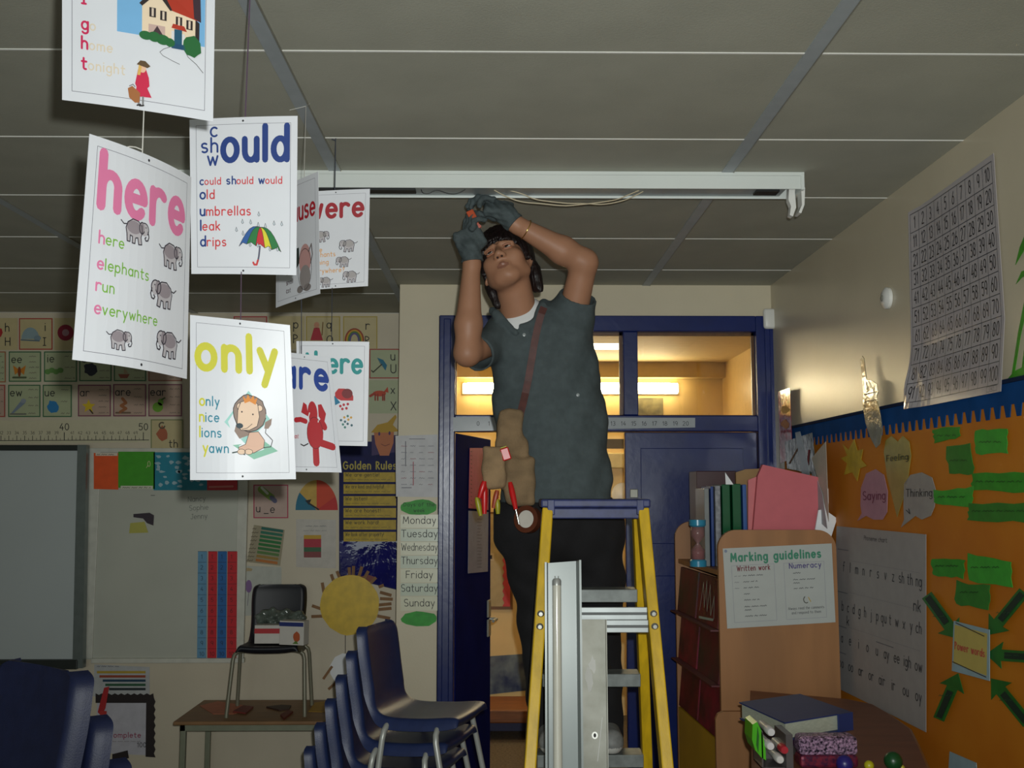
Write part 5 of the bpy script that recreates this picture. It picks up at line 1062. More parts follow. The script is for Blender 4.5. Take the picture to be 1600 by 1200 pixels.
for i in range(6): s.stroke(rib(ap, cxs[i]), .8, D, 3)
for i in range(5): s.stroke([cxs[i], ((cxs[i][0]+cxs[i+1][0])/2, (cxs[i][1]+cxs[i+1][1])/2+5), cxs[i+1]], .8, D, 3)
s.stroke([(138, 52), (136, 34), (134, 24)], 3.4, ink((90, 90, 110)), 1); s.stroke([(134, 26), (132, 18), (127, 18), (125, 22)], 3.6, ink((206, 60, 60)), 2)
for x, y in ((92, 83), (104, 98), (120, 97), (136, 112), (166, 95), (181, 94), (135, 92), (105, 76), (119, 55), (158, 47), (173, 47), (149, 90), (134, 54)): s.poly([(x, y+5), (x+2.6, y-2), (x, y-4), (x-2, y-1)], ink((196, 206, 214)), 4); s.stroke([(x, y+5), (x+2.6, y-2), (x, y-4), (x-2, y-1), (x, y+5)], .6, D, 5)
a = PY(383, 190, 1.94); finish(s, 'word_poster', 'word poster reading could, should, would with a striped umbrella', a, PZ(389, -100, ZC-.004) if False else V((a.x+.004, a.y, ZC-.005)), m_th2, .0016)
# only
s = Poster(PY(297, 492, 1.88), PY(453, 508, 1.90), PY(462, 749, 1.93), PY(297, 750, 1.90), .003, .006)
YL, TL = (210, 206, 56), (30, 132, 156)
s.text('only', 16, 203, 40, ink(YL), 1.75, fit=160, sp=.8)
for t, y in (('only', 135), ('nice', 106), ('lions', 78), ('yawn', 50)): first(s, t, 20 if t != 'yawn' else 27, y, 10.5, YL, TL)
TQ = ink((160, 214, 206)); s.poly([(70, 106), (120, 166), (162, 114), (112, 66)], TQ, 1, ); s.poly([(86, 64), (150, 72), (176, 54), (128, 38)], ink((140, 196, 172)), 1.4)
MN, FC = ink((150, 128, 116)), ink((238, 206, 178))
s.poly(blob(122, 124, 33, 34, 26, .05, 4), MN, 2); s.stroke([(x, y) for x, y in blob(122, 124, 33, 34, 26, .05, 4)], 1.6, D, 2.5); s.poly([(96, 110), (90, 90), (100, 76), (122, 84), (128, 100)], MN, 2)
s.poly([(120, 88), (138, 90), (150, 74), (148, 60), (128, 50), (100, 50), (98, 60), (112, 66)], ink((226, 184, 160)), 3); s.stroke([(120, 88), (138, 90), (150, 74), (148, 60), (128, 50), (100, 50), (98, 60), (112, 66), (120, 88)], 1, D, 4)
s.poly([(98, 130), (104, 144), (122, 150), (138, 142), (141, 118), (136, 100), (120, 92), (104, 92), (96, 100)], FC, 4); s.stroke([(98, 130), (104, 144), (122, 150), (138, 142), (141, 118), (136, 100), (120, 92), (104, 92), (96, 100), (98, 130)], 1.1, D, 5)
s.ell(101, 136, 5, 6, FC, 4); s.ell(142, 134, 6, 6, FC, 4); s.stroke(arcp(101, 136, 5, 6, 60, 250), 1, D, 5); s.stroke(arcp(142, 134, 6, 6, -90, 130), 1, D, 5)
s.ell(101, 100, 7, 5, ink((40, 60, 70)), 6); s.ell(106, 126, 1.6, 1.6, D, 6); s.ell(128, 122, 1.6, 1.6, D, 6); s.stroke([(106, 94), (116, 96), (126, 104)], .9, D, 6)
s.poly([(112, 142), (108, 156), (115, 150), (119, 159), (124, 150), (130, 158), (132, 149), (138, 154), (134, 140), (122, 146)], ink((226, 140, 50)), 6)
s.stroke([(148, 60), (162, 62), (166, 74), (152, 88), (154, 100)], 1.4, D, 3); s.poly([(150, 96), (152, 108), (166, 116), (164, 104), (158, 96)], MN, 4)
s.ell(104, 52, 8, 5, FC, 5); s.ell(118, 52, 8, 5, FC, 5); s.stroke(arcp(104, 52, 8, 5, 0, 360), .8, D, 6); s.stroke(arcp(118, 52, 8, 5, 0, 360), .8, D, 6); s.stroke([(86, 50), (96, 52), (110, 47)], 2.4, ink((44, 66, 60)), 3)
a = PY(377, 425, 1.945); b = PY(376, 508, 1.895); finish(s, 'word_poster', 'word poster reading only with a crowned lion, below the could poster', b, a, m_th2, .0011)
# because (seen almost edge on)
s = Poster(PY(432, 298, 2.625), PY(497, 268, 2.45), PY(500, 459, 2.45), PY(431, 481, 2.625), .004)
s.text('because', 14, 196, 30, ink((176, 30, 46)), 1.35, fit=180, sp=.8)
s.poly([(60, 70), (60, 128), (122, 128), (124, 90), (100, 70)], ink((40, 52, 48)), 1); s.ell(150, 92, 26, 40, ink((196, 150, 146)), 2); s.ell(150, 52, 24, 28, ink((150, 142, 140)), 2.5); s.ell(128, 24, 14, 9, ink((130, 122, 120)), 3); s.ell(160, 24, 16, 9, ink((130, 122, 120)), 3); s.stroke([(168, 110), (180, 126), (184, 100), (176, 80)], 4, ink((120, 112, 112)), 3); s.stroke(arcp(150, 70, 30, 50, 0, 360), 1.4, D, 3.5)
for t, y in (('big elephants', 150), ('can always', 136)): first(s, t, 24, y, 6.5, (150, 60, 70), (110, 100, 100))
for t, y in (('small', 46), ('cat', 26)): first(s, t, 60, y, 7, (90, 60, 70), (110, 100, 100))
a = PY(475, 282, 2.54); pz = PZ(478, 166, ZC-.004); finish(s, 'word_poster', 'word poster ending in cause, turned almost edge on behind the could poster', a, pz, m_th1, .0009, [pz+V((-.05, .02, -.004)), pz, pz+V((.02, -.05, -.012))])
# were
s = Poster(PY(472, 300, 3.06), PY(578, 295, 3.06), PY(575, 447, 3.07), PY(474, 454, 3.07), .003)
WR, OR = (164, 34, 46), (222, 160, 84)
s.text('were', 22, 216, 38, ink(WR), 1.6, fit=166, sp=.8)
for t, y in (('were', 112), ('elephants', 97), ('running', 74), ('everywhere?', 48)): first(s, t, 20, y, 8.6, WR, OR)
for cx, cy, w_, f in ((62, 160, 50, 1), (142, 128, 56, -1), (128, 80, 48, -1), (152, 34, 52, -1), (70, 22, 46, -1)): elephant(s, cx, cy, w_, f, (170, 164, 164))
a = PY(523, 297, 3.06); finish(s, 'word_poster', 'word poster ending in ere in dark red with elephants, in front of the light fitting', a, V((a.x, a.y, ZC-.005)), m_th3, .0018, [V((a.x-.012, a.y, ZC-.008)), V((a.x, a.y, ZC-.012))])
# are
s = Poster(PY(438, 549, 2.56), PY(516, 558, 2.52), PY(531, 739, 2.56), PY(434, 735, 2.60), .003, .01)
s.text('are', 22, 214, 44, ink((36, 68, 150)), 1.75, fit=166, sp=.8)
RE = ink((178, 30, 40))
s.poly([(90, 150), (98, 176), (110, 170), (116, 140)], RE, 2); s.poly([(150, 172), (162, 174), (176, 150), (168, 128), (150, 140)], RE, 2); s.ell(130, 150, 17, 30, RE, 2.5); s.ell(136, 100, 26, 40, RE, 2); s.stroke([(70, 130), (88, 132), (106, 128)], 13, RE, 2); s.stroke([(160, 128), (168, 116)], 18, RE, 2); s.stroke([(150, 76), (190, 66)], 19, RE, 2.2); s.stroke([(136, 66), (136, 24)], 19, RE, 2.4)
s.stroke([(112, 72), (98, 66), (88, 70)], 3, D, 2); s.stroke([(118, 128), (116, 140), (120, 150)], 3, ink((226, 222, 220)), 3); s.stroke([(148, 128), (152, 140)], 3, ink((226, 222, 220)), 3); s.stroke(arcp(136, 100, 26, 40, 0, 300), 1.4, ink((90, 16, 26)), 3)
s.text('a', 16, 84, 8, ink((36, 68, 150)), 1.2); s.text('red elephant', 24, 84, 7.4, ink((186, 50, 60)), 1, fit=56); 
a = PY(471, 556, 2.55); b = PY(471, 466, 2.55); finish(s, 'word_poster', 'word poster ending in re in blue with a dancing red elephant', a, b, m_th3, .0012)
# there
s = Poster(PY(463, 533, 2.95), PY(577, 534, 2.95), PY(574, 697, 2.96), PY(466, 695, 2.96), .002)
TE = (34, 146, 146)
s.text('there', 24, 208, 36, ink(TE), 1.6, fit=164, sp=.8)
s.poly([(112, 150), (122, 162), (140, 162), (158, 158), (166, 140), (166, 128), (130, 128), (112, 136)], ink((186, 44, 48)), 2); s.ell(148, 148, 16, 14, ink((120, 40, 44)), 3); s.poly([(100, 108), (100, 142), (112, 140), (128, 122)], ink((30, 120, 156)), 3)
for x, y in ((128, 112), (138, 116), (150, 118), (134, 104), (146, 106)): s.ell(x, y, 4, 4, ink((186, 44, 60)), 2, n=10)
for i, (x, y) in enumerate(((130, 72), (140, 80), (150, 84), (142, 68), (152, 74), (136, 60), (150, 62), (160, 80), (142, 52), (162, 58))): s.ell(x, y, 3.6, 3.6, ink([(60, 100, 110), (210, 160, 70), (70, 130, 120)][i % 3]), 2, n=10)
a = PY(518, 537, 2.95); b = PY(519, 450, 3.06); finish(s, 'word_poster', 'word poster ending in ere in teal with coloured dots, lowest at the right', a, b, m_th3, .0012)

# ================================================================== ceiling light being serviced
yl = 3.39; zb_ = PY(900, 294, yl).z; xr_ = PY(1257, 280, yl).x; xl_ = xr_-2.42
lf = thing('light_fitting', 'long white fluorescent light fitting open on the ceiling above the man', 'light fitting', ((xl_+xr_)/2, yl+.05, ZC))
mb = MB(); mb.box((xl_, yl, zb_), (xr_-.012, yl+.004, ZC-.012), m_wmetal, None, .0015); mb.box((xl_, yl, ZC-.014), (xr_, yl+.11, ZC-.001), m_wmetal); mb.box((xl_, yl+.106, zb_-.004), (xr_-.012, yl+.11, ZC-.012), m_wmetal)
obj('housing', mb, lf)
mb = MB(); mb.box((xr_-.012, yl-.002, zb_-.002), (xr_, yl+.112, ZC-.006), m_wmetal, None, .002); mb.box((xl_-.01, yl-.002, zb_-.002), (xl_, yl+.112, ZC-.006), m_wmetal, None, .002); obj('end_cap', mb, lf)
mb = MB(); mb.box((xl_+.05, yl+.006, zb_+.004), (xr_-.06, yl+.106, zb_+.010), M('gear_tray_metal', (170, 180, 182), .4, .3)); obj('gear_tray', mb, lf)
mk_ = M('black_ballast', (22, 24, 24), .5)
mb = MB(); a = PY(580, 294, yl+.05).x; b = PY(650, 294, yl+.05).x; mb.box((a-.5, yl+.02, zb_-.003), (b, yl+.065, zb_+.004), mk_, None, .001); mb.box((xr_-.16, yl+.02, zb_-.003), (xr_-.08, yl+.07, zb_+.004), mk_, None, .001); obj('ballast', mb, lf)
mb = MB()
pts = [(1233, 293), (1232, 312), (1236, 322), (1234, 336), (1239, 338), (1244, 324), (1242, 300), (1243, 293)]; mb.prism([PY(x, y, yl+.03) for x, y in pts], (0, .03, 0), m_white)
pts = [(1252, 293), (1253, 320), (1248, 332), (1252, 333), (1257, 320), (1258, 293)]; mb.prism([PY(x, y, yl+.02) for x, y in pts], (0, .05, 0), m_white); obj('lamp_holder', mb, lf)
def px_curve(ps, y, dz=0):
    for _ in range(2): ps = [ps[0]]+[(p[0]*(1-t)+q[0]*t, p[1]*(1-t)+q[1]*t) for p, q in zip(ps, ps[1:]) for t in (.25, .75)]+[ps[-1]]
    return [PY(a, b, y) for a, b in ps]
m_wire = M('cream_wire', (196, 182, 150), .5)
mb = MB(); mb.tube(px_curve([(772, 297), (792, 308), (815, 316), (845, 318), (880, 322), (905, 320), (940, 316), (965, 312), (985, 303), (1000, 297)], yl+.04), .0018, m_wire, 6); obj('wire', mb, lf)
mb = MB(); mb.tube(px_curve([(788, 296), (815, 302), (835, 312), (868, 316), (890, 318), (915, 318), (942, 320), (975, 314), (1000, 302), (1010, 296)], yl+.05), .0018, m_wire, 6); obj('wire', mb, lf)
mb = MB(); mb.tube(px_curve([(658, 296), (660, 302), (670, 303), (678, 298), (686, 297), (700, 303), (715, 303), (727, 296)], yl+.03), .0015, mk_, 6); obj('wire', mb, lf)

# ================================================================== step ladder
m_fy = M('yellow_fibreglass', (206, 168, 22), .45, var=.14, scale=9, stretch=(4, 4, .6), bump=.05, bscale=80)
m_bp = M('blue_plastic_cap', (44, 52, 98), .5, var=.25, scale=30, detail=6)
m_tread = M('worn_aluminium_tread', (120, 126, 124), .5, .35, var=.15, scale=30)
def extr(a, b, z=0.0): return a+(b-a)*((z-a.z)/(b.z-a.z))
YT, YB = 3.30, 3.06
n0 = [PY(855, 795, YT), PY(828, 1200, YB)]; n1 = [PY(1004, 795, YT), PY(1041, 1200, YB)]
zt = n0[0].z
fT, fB = 3.42, 3.70
r1 = [PY(996, 795, fT), PY(1011, 1200, fB)]; r0 = [PY(856, 795, fT), PY(830, 1200, fB)]
rails = []
for a, b in (n0, n1, r0, r1):
    t = V((a.x, a.y, zt)); f = extr(a, b, 0.0); rails.append((f, t))
ld_ = thing('step_ladder', 'yellow step ladder with a blue top cap that the man stands on', 'ladder', (PY(930, 900, 3.3).x, 3.35, 0))
for i, (f, t) in enumerate(rails):
    mb = MB(); mb.beam(f+V((0, 0, .03)), t+V((0, 0, -.005)), .034, .062 if i < 2 else .05, m_fy, V((0, 1, 0)), .004)
    rl = obj('rail', mb, ld_)
    mb = MB(); mb.box((f.x-.026, f.y-.04, 0), (f.x+.026, f.y+.04, .045), M('black_rubber', (24, 24, 24), .7), None, .006); obj('foot', mb, rl)
ca, cb = PY(845, 780, 3.28), PY(1016, 780, 3.28)
mb = MB(); mb.box((ca.x, 3.27, ca.z-.027), (cb.x, 3.455, ca.z), m_bp, None, .006); mb.box((ca.x+.03, 3.285, ca.z-.062), (cb.x-.028, 3.44, ca.z-.028), m_bp, None, .004)
for x in (ca.x+.02, cb.x-.045): mb.box((x, 3.268, ca.z-.05), (x+.024, 3.28, ca.z-.001), m_bp, None, .003)
obj('top_cap', mb, ld_)
def at(r, z): f, t = r; return f+(t-f)*((z-f.z)/(t.z-f.z))
zs = [PY(950, 919, at(rails[3], 1.40).y).z, PY(950, 1050, at(rails[3], 1.13).y).z, PY(950, 1176, at(rails[3], .87).y).z]
dz = (zs[0]-zs[2])/2; zs += [zs[2]-dz, zs[2]-2*dz, zs[2]-3*dz]
for z in zs:
    if z < .05: continue
    a, b = at(rails[2], z), at(rails[3], z)
    mb = MB(); mb.box((a.x+.016, a.y-.045, z-.042), (b.x-.016, a.y-.040, z), m_tread, None, .002); mb.box((a.x+.016, a.y-.04, z-.006), (b.x-.016, a.y+.05, z), m_tread); mb.box((a.x+.016, a.y+.05, z-.03), (b.x-.016, a.y+.055, z), m_tread)
    obj('tread', mb, ld_)
m_bolt = M('zinc_bolt', (170, 170, 164), .35, .8)
def brace(z0, z1):
    for z in (z0, z1):
        a, b = at(rails[0], z), at(rails[1], z); y = a.y-.020
        mb = MB(); mb.box((a.x+.018, y-.006, z-.019), (b.x-.018, y, z+.019), m_alu, None, .002); mb.box((a.x+.019, y-.0095, z-.004), (b.x-.019, y-.006, z+.004), M('dark_groove', (90, 94, 94), .5), None, .001); br_ = obj('brace', mb, ld_)
        for x in (a.x, b.x):
            mb = MB().lathe((x, a.y-.0315, z), [(.011, 0), (.011, .003), (.006, .008), (.004, .008)], m_bolt, 14, (0, -1, 0)); obj('bolt', mb, br_, smooth=True, auto=40)
z0 = PY(960, 957, 3.2).z; z1 = PY(960, 976, 3.2).z; brace(z0, z1); brace(.42, .38)
# removed diffuser trough with a tube in it, and the metal gear plate
def lean(px0, px1, py, yt, yb):
    a, b = PY(px0, py, yt), PY(px1, py, yt); zt3 = a.z
    k = yb/yt
    return a, b, V((a.x*k, yb, 0)), V((b.x*k, yb, 0))
a, b, c, d = lean(850, 906, 880, 3.125, 2.92)
m_endc = M('tube_end_metal', (176, 178, 174), .35, .4)
m_tr = M('grey_enamel_trough', (126, 134, 132), .34, .1, var=.04, scale=6)
tg = thing('light_reflector_trough', 'grey metal light trough leaning upright on the ladder, left of the flat plate', 'light trough', (c+d)/2)
up = (a-c).normalized(); rt = (d-c).normalized(); nf = rt.cross(up).normalized()
if nf.y > 0: nf = -nf
W = (b-a).length; Lh = (a-c).length
def loc(x, z, n_): return c+rt*x+up*z+nf*n_
prof = [(0, .048), (.006, .048), (.012, .006), (W-.012, .006), (W-.006, .052), (W, .052), (W-.007, 0), (.007, 0)]
mb = MB(); mb.prism([loc(x, Lh+(.006 if x > W/2 else 0), n_) for x, n_ in prof], -up*Lh, m_tr); obj('channel', mb, tg)
tb = thing('fluorescent_tube', 'white fluorescent tube standing inside the leaning light trough', 'fluorescent tube', loc(W*.34, .002, .028))
pt = PY(869, 904, 3.1); Lt = Lh-.045
mb = MB(); mb.tube([loc(W*.34, .012, .024), loc(W*.34, Lt-.02, .024)], .0132, M('phosphor_glass', (206, 204, 190), .12, var=.02, spec=.6), 20); obj('glass', mb, tb, smooth=True, auto=40)
mb = MB(); mb.lathe(loc(W*.34, Lt-.022, .024), [(.0136, 0), (.0136, .014), (.010, .02), (.004, .021)], m_endc, 20, up); 
for k in (-.005, .005): mb.tube([loc(W*.34+k, Lt-.003, .024), loc(W*.34+k, Lt+.006, .024)], .0014, m_chrome, 6)
mb.lathe(loc(W*.34, .0, .024), [(.010, 0), (.0136, .004), (.0136, .014)], m_endc, 20, up); obj('end_cap', mb, tb, smooth=True, auto=40)
a, b, c, d = lean(908, 947, 968, 3.12, 2.93)
up = (a-c).normalized(); rt = (d-c).normalized(); nf = rt.cross(up).normalized()
if nf.y > 0: nf = -nf
W2 = (b-a).length; L2 = (a-c).length
m_pl = M('scuffed_galvanised_plate', (136, 136, 124), .5, .2, var=.12, scale=14, col2=(158, 158, 148), detail=6)
gp2 = thing('metal_gear_plate', 'flat scuffed metal plate leaning on the ladder, right of the trough', 'metal plate', (c+d)/2)
loc2 = lambda x, z, n_: c+rt*x+up*z+nf*n_
mb = MB(); mb.prism([loc2(x, L2, n_) for x, n_ in ((0, .02), (.003, .02), (.003, .003), (W2-.003, .003), (W2-.003, .02), (W2, .02), (W2, 0), (0, 0))], -up*L2, m_pl); obj('plate', mb, gp2)
s = Sheet(lambda x, y, h: loc2(x, y, .0032+h), 1, .0004); ph = PY(928, 1152, 3.05); zh = L2*(ph.z/a.z)
s.ell(W2*.5, zh, .009, .010, m_bolt, 1); s.ell(W2*.5, zh, .004, .006, ink((14, 14, 14)), 2)
s.poly(blob(W2*.45, L2-.13, .010, .022, 10, .4, 3), ink((196, 196, 190)), 1); s.poly(blob(W2*.3, L2-.17, .012, .03, 10, .4, 4), ink((186, 186, 180)), 1); s.stroke([(W2*.8, L2-.28), (W2*.6, L2-.40)], .002, ink((200, 200, 196)), 1)
obj('fixing_hole', s.mb, gp2)
# ================================================================== the man on the ladder
from mathutils.bvhtree import BVHTree
def basis(cols): return [list(c) for c in cols]          # rows = local axes
m_skin = M('skin', (160, 116, 90), .5, var=.05, scale=12, spec=.35)
m_lip = M('lips', (134, 90, 72), .45, var=.04); m_nost = M('nostril', (50, 24, 18), .7, var=0)
m_shirt = M('charcoal_grey_shirt', (66, 76, 78), .85, var=.10, scale=40, bump=.12, bscale=260)
m_trou = M('black_trousers', (15, 14, 17), .9, var=.2, scale=20, bump=.1, bscale=200)
m_glove = M('grey_work_glove', (66, 76, 78), .8, var=.14, scale=40, bump=.25, bscale=200)
m_hair = M('dark_brown_hair', (24, 14, 14), .45, var=.35, scale=60, bump=.5, bscale=140, stretch=(1, 1, .25))
ztr = zs[2]
man = thing('person', 'man in grey shirt and gloves on the yellow ladder, reaching into the light fitting', 'person', (PY(895, 1175, 3.75).x, 3.76, ztr))
HIP = PY(868, 800, 3.67); LH, LK, LA = PY(826, 815, 3.69), PY(842, 962, 3.77), PY(858, 1140, 3.81)
RH, RK, RA = PY(915, 818, 3.69), PY(934, 968, 3.77), PY(948, 1136, 3.81)
CH, WA = PY(850, 560, 3.64), PY(864, 745, 3.65)
SL, SR = PY(778, 528, 3.63), PY(893, 498, 3.63)
EL, ER = PY(730, 552, 3.44), PY(913, 410, 3.54)
WL, WR_ = PY(737, 402, 3.45), PY(800, 347, 3.465)
NB, HC = PY(816, 492, 3.63), PY(792, 414, 3.565)
Rm = Matrix.Rotation(math.radians(-20), 3, 'Y') @ Matrix.Rotation(math.radians(-11), 3, 'Z') @ Matrix.Rotation(math.radians(-30), 3, 'X')
hr, hf, hu = Rm @ V((1, 0, 0)), Rm @ V((0, -1, 0)), Rm @ V((0, 0, 1))
HB = basis((hr, hf, hu)); HS = 1.04
def hp(a, b, c): return HC+(hr*a+hf*b+hu*c)*HS
def hand(sd, w, d, n, s, off=0, curl=(.5, .5, .4), thumb=1, cuff=False):
    d = d.normalized(); n = (n-d*n.dot(d)).normalized(); s = d.cross(n) if d.cross(n).dot(s) > 0 else n.cross(d)
    B = basis((s, d, n))
    sd.rbox(w+d*.058, (.041+off, .05+off, .017+off), .013, .012, B=B)
    sd.cap(w-d*.03, w+d*.03, .027+off, .030+off, .02)
    for i, (ln, fw) in enumerate(((.96, .098), (1.05, .103), (1.0, .099), (.8, .088))):
        p = w+d*fw+s*(.0305-.0205*i); a = 0
        for j, L in enumerate((.040, .026, .021)):
            a += curl[j]*(1+.12*(i-1.5)); q = p+(d*math.cos(a)+n*math.sin(a)+s*(.04*(1.5-i)))*L*ln
            r0 = (.0098, .0090, .0082)[j]+off; sd.cap(p, q, r0, r0-.0008, .005); p = q
    p = w+d*.03+s*.034; q = p+(s*.6+d*.7+n*.35).normalized()*.042; sd.cap(w+d*.02+s*.012, p, .018+off, .015+off, .012); sd.cap(p, q, .0135+off, .0105+off, .008)
    sd.cap(q, q+(d*.85+n*.5-s*.1).normalized()*.032, .0105+off, .009+off, .005)
handL = (WL+V((0, 0, .004)), V((-.12, .0, 1)), V((.9, .42, 0)), V((-.4, .9, 0)))
handR = (WR_+V((-.004, 0, .008)), PY(745, 297, 3.47)-WR_, V((-.55, -.15, -.8)), V((0, 1, 0)))
cL, cR = (.35, .75, .6), (.55, .8, .6)
# ---- body, one continuous surface
b = SDF((-.26, 3.28, ztr-.02), (.50, 4.02, 2.80), .0042)
tor = lambda sd, o=0: (sd.cap(CH, WA, .165+o, .155+o, .05, sy=.62), sd.cap(SL+V((.03, 0, -.01)), SR+V((-.02, 0, -.02)), .062+o, .066+o, .06))
tor(b)
b.cap(LH, RH, .115, .115, .05, sy=.85)
for H_, K_, A_ in ((LH, LK, LA), (RH, RK, RA)):
    b.cap(H_, K_, .088, .058, .04); b.cap(K_, A_, .055, .038, .03); b.cap(A_, V((A_.x, A_.y-.11, ztr+.045)), .036, .028, .02)
b.cap(SL, EL, .052, .043, .03); b.cap(EL, EL.lerp(WL, .3), .043, .045, .02); b.cap(EL.lerp(WL, .3), WL, .045, .027, .02)
b.cap(SR, ER, .055, .046, .03); b.cap(ER, ER.lerp(WR_, .3), .046, .048, .02); b.cap(ER.lerp(WR_, .3), WR_, .048, .028, .02)
hand(b, *handL, off=-.0022, curl=cL); hand(b, *handR, off=-.0022, curl=cR)
b.cap(NB+V((0, .02, -.06)), hp(0, -.025, -.06), .070, .061, .03)
b.ell(hp(0, -.012, .04), [x*HS for x in (.074, .094, .082)], .02, B=HB)
b.ell(hp(0, .030, -.035), [x*HS for x in (.064, .066, .084)], .02, B=HB)
b.ell(hp(0, .060, -.098), [x*HS for x in (.030, .030, .024)], .025, B=HB)
for sx in (-1, 1):
    b.ell(hp(sx*.042, .062, -.032), [x*HS for x in (.026, .026, .024)], .025, B=HB)
    b.cap(hp(sx*.058, .01, -.06), hp(sx*.026, .055, -.098), .016, .014, .03)
    b.ell(hp(sx*.031, .104, -.002), [x*HS for x in (.018, .014, .011)], .012, 's', B=HB)
    b.cap(hp(sx*.014, .090, .020), hp(sx*.048, .076, .018), .010, .008, .014)
    b.ell(hp(sx*.074, -.008, -.022), [x*HS for x in (.010, .018, .030)], .006, B=HB); b.ell(hp(sx*.083, .002, -.020), [x*HS for x in (.006, .008, .017)], .004, 's', B=HB)
    b.ell(hp(sx*.013, .102, -.043), [x*HS for x in (.0095, .011, .0085)], .006, B=HB)
b.cap(hp(0, .090, .004), hp(0, .112, -.038), .0085, .0125, .012)
b.cap(hp(-.020, .083, -.071), hp(0, .091, -.068), .0055, .0068, .006); b.cap(hp(.020, .083, -.071), hp(0, .091, -.068), .0055, .0068, .006)
b.cap(hp(-.016, .082, -.081), hp(.016, .082, -.081), .0075, .0075, .006)
b.cap(hp(-.022, .092, -.0755), hp(.022, .092, -.0755), .0022, .0022, .003, 's')
for sx in (-1, 1): b.ell(hp(sx*.0075, .108, -.0515), [x*HS for x in (.0042, .005, .004)], .002, 's', B=HB)
def facecol(c):
    L = (c-np.array(HC)) @ np.array([list(hr), list(hf), list(hu)]).T/HS
    out = np.zeros(len(c))
    lip = ((L[:, 0]/.0215)**2+((L[:, 2]+.0755)/.0115)**2 < 1) & (L[:, 1] > .07)
    out[lip] = 1
    return out
b.obj('body', [m_skin, m_lip, m_nost], man, 2, facecol)
m_eye = M('eye_white', (200, 190, 180), .2, var=0); m_iris = M('dark_iris', (28, 18, 14), .15, var=0)
for sx in (-1, 1):
    mb = MB(); mb.lathe(hp(sx*.031, .0795, -.002), [(.0118*HS*math.sin(math.pi*i/10), -.0118*HS*math.cos(math.pi*i/10)) for i in range(8)], m_eye, 18, hf)
    g = (hf+hu*.35-hr*.15).normalized(); ey = obj('eye', mb, man, smooth=True); mb = MB(); mb.lathe(hp(sx*.031, .0795, -.002), [(.0076, .0100), (.0068, .0120), (.003, .0131), (0, .0133)], m_iris, 14, g); obj('iris', mb, ey, smooth=True)
    mb = MB(); n_ = 7
    mb.tube([hp(sx*(.016+.034*i/n_), .1005-.016*(i/n_)**2, .0215+.006*math.sin(math.pi*i/n_*.8)) for i in range(n_+1)], [.0028+.0018*math.sin(math.pi*i/n_) for i in range(n_+1)], m_hair, 8); obj('eyebrow', mb, man, smooth=True)
    mb = MB(); mb.lathe(hp(sx*.0076, .107, -.0500), [(.0043*math.sin(math.pi*i/8), -.0052*math.cos(math.pi*i/8)) for i in range(9)], m_nost, 12, (hf*.8-hu*.5).normalized()); obj('nostril', mb, man, smooth=True)
    lid = MB(); lid.tube([hp(sx*(.016+.029*i/6), .0905-.006*(i/6)**2, -.0085-.002*math.sin(math.pi*i/6)) for i in range(7)], .0042, M('eyelid', (150, 98, 72), .5), 8); lid.tube([hp(sx*(.018+.026*i/6), .0925-.006*(i/6)**2, .0030+.0030*math.sin(math.pi*i/6)) for i in range(7)], .0040, M('eyelid', (150, 98, 72), .5), 8); obj('eyelid', lid, man, smooth=True)
# ---- hair
h = SDF(tuple(HC-V((.17, .17, .17))), tuple(HC+V((.17, .19, .19))), .0028)
h.ell(hp(0, -.020, .048), [x*HS for x in (.086, .104, .088)], .02, B=HB)
h.ell(hp(0, .090, -.048), [x*HS for x in (.066, .10, .090)], .012, 's', B=HB)
for i in range(9):
    t = (i-4)/4; h.cap(hp(t*.045, .06, .112-.02*t*t), hp(t*.066-.006, .098-.04*t*t, .042-.012*abs(t)+(.006 if i % 2 else 0)), .016, .006, .010)
for sx in (-1, 1):
    for k, (a, f_, l) in enumerate(((.080, .02, -.02), (.084, -.01, -.005), (.082, -.035, -.06), (.076, -.055, -.095), (.060, -.07, -.09))):
        h.cap(hp(sx*.07, f_*.7, .06), hp(sx*a, f_, l), .023, .010, .018)
    h.cap(hp(sx*.076, -.045, -.03), hp(sx*.077, -.055, -.108), .025, .010, .022)
h.warp(lambda x, y, z: .0012*np.sin(x*420+z*40)*np.sin(y*330)+.0007*np.sin(x*210-y*260+z*60))
h.obj('hair', m_hair, man, 1)
# ---- shirt
sh = SDF((-.20, 3.28, 1.56), (.50, 3.95, 2.52), .0042)
tor(sh, .022)
sh.cap(PY(862, 640, 3.64), PY(870, 775, 3.645), .183, .190, .05, sy=.60)
sle = PY(744, 552, 3.50); sre = PY(904, 463, 3.58)
sh.cap(SL+V((.02, 0, 0)), sle, .066, .066, .035); sh.cap(SR+V((-.01, 0, -.015)), sre, .076, .066, .035)
sh.warp(lambda x, y, z: .0022*np.sin(z*40+x*34+np.sin(x*17)*1.4)+.0030*np.sin(x*58-z*24+y*12)+.0010*np.sin(x*19+z*90))
dl = (sle-SL).normalized(); dr_ = (sre-SR).normalized()
sh.cap(SL.lerp(sle, .75), sle+dl*.12, .058, .058, .004, 's'); sh.cap(SR.lerp(sre, .72), sre+dr_*.12, .058, .060, .004, 's')
def cutlocal(sd, p, n, R):                      # trims only within R of p
    q, g = sd.sl([p[i]-R for i in range(3)], [p[i]+R for i in range(3)])
    d = (g[0]-p.x)*n.x+(g[1]-p.y)*n.y+(g[2]-p.z)*n.z
    rr = np.sqrt((g[0]-p.x)**2+(g[1]-p.y)**2+(g[2]-p.z)**2)
    sd.D[q] = np.where(rr < R, np.maximum(sd.D[q], d.astype(np.float32)), sd.D[q])
cutlocal(sh, sle, dl, .11); cutlocal(sh, sre, dr_, .115)
sh.plane(PY(866, 786, 3.5), (0, 0, -1))
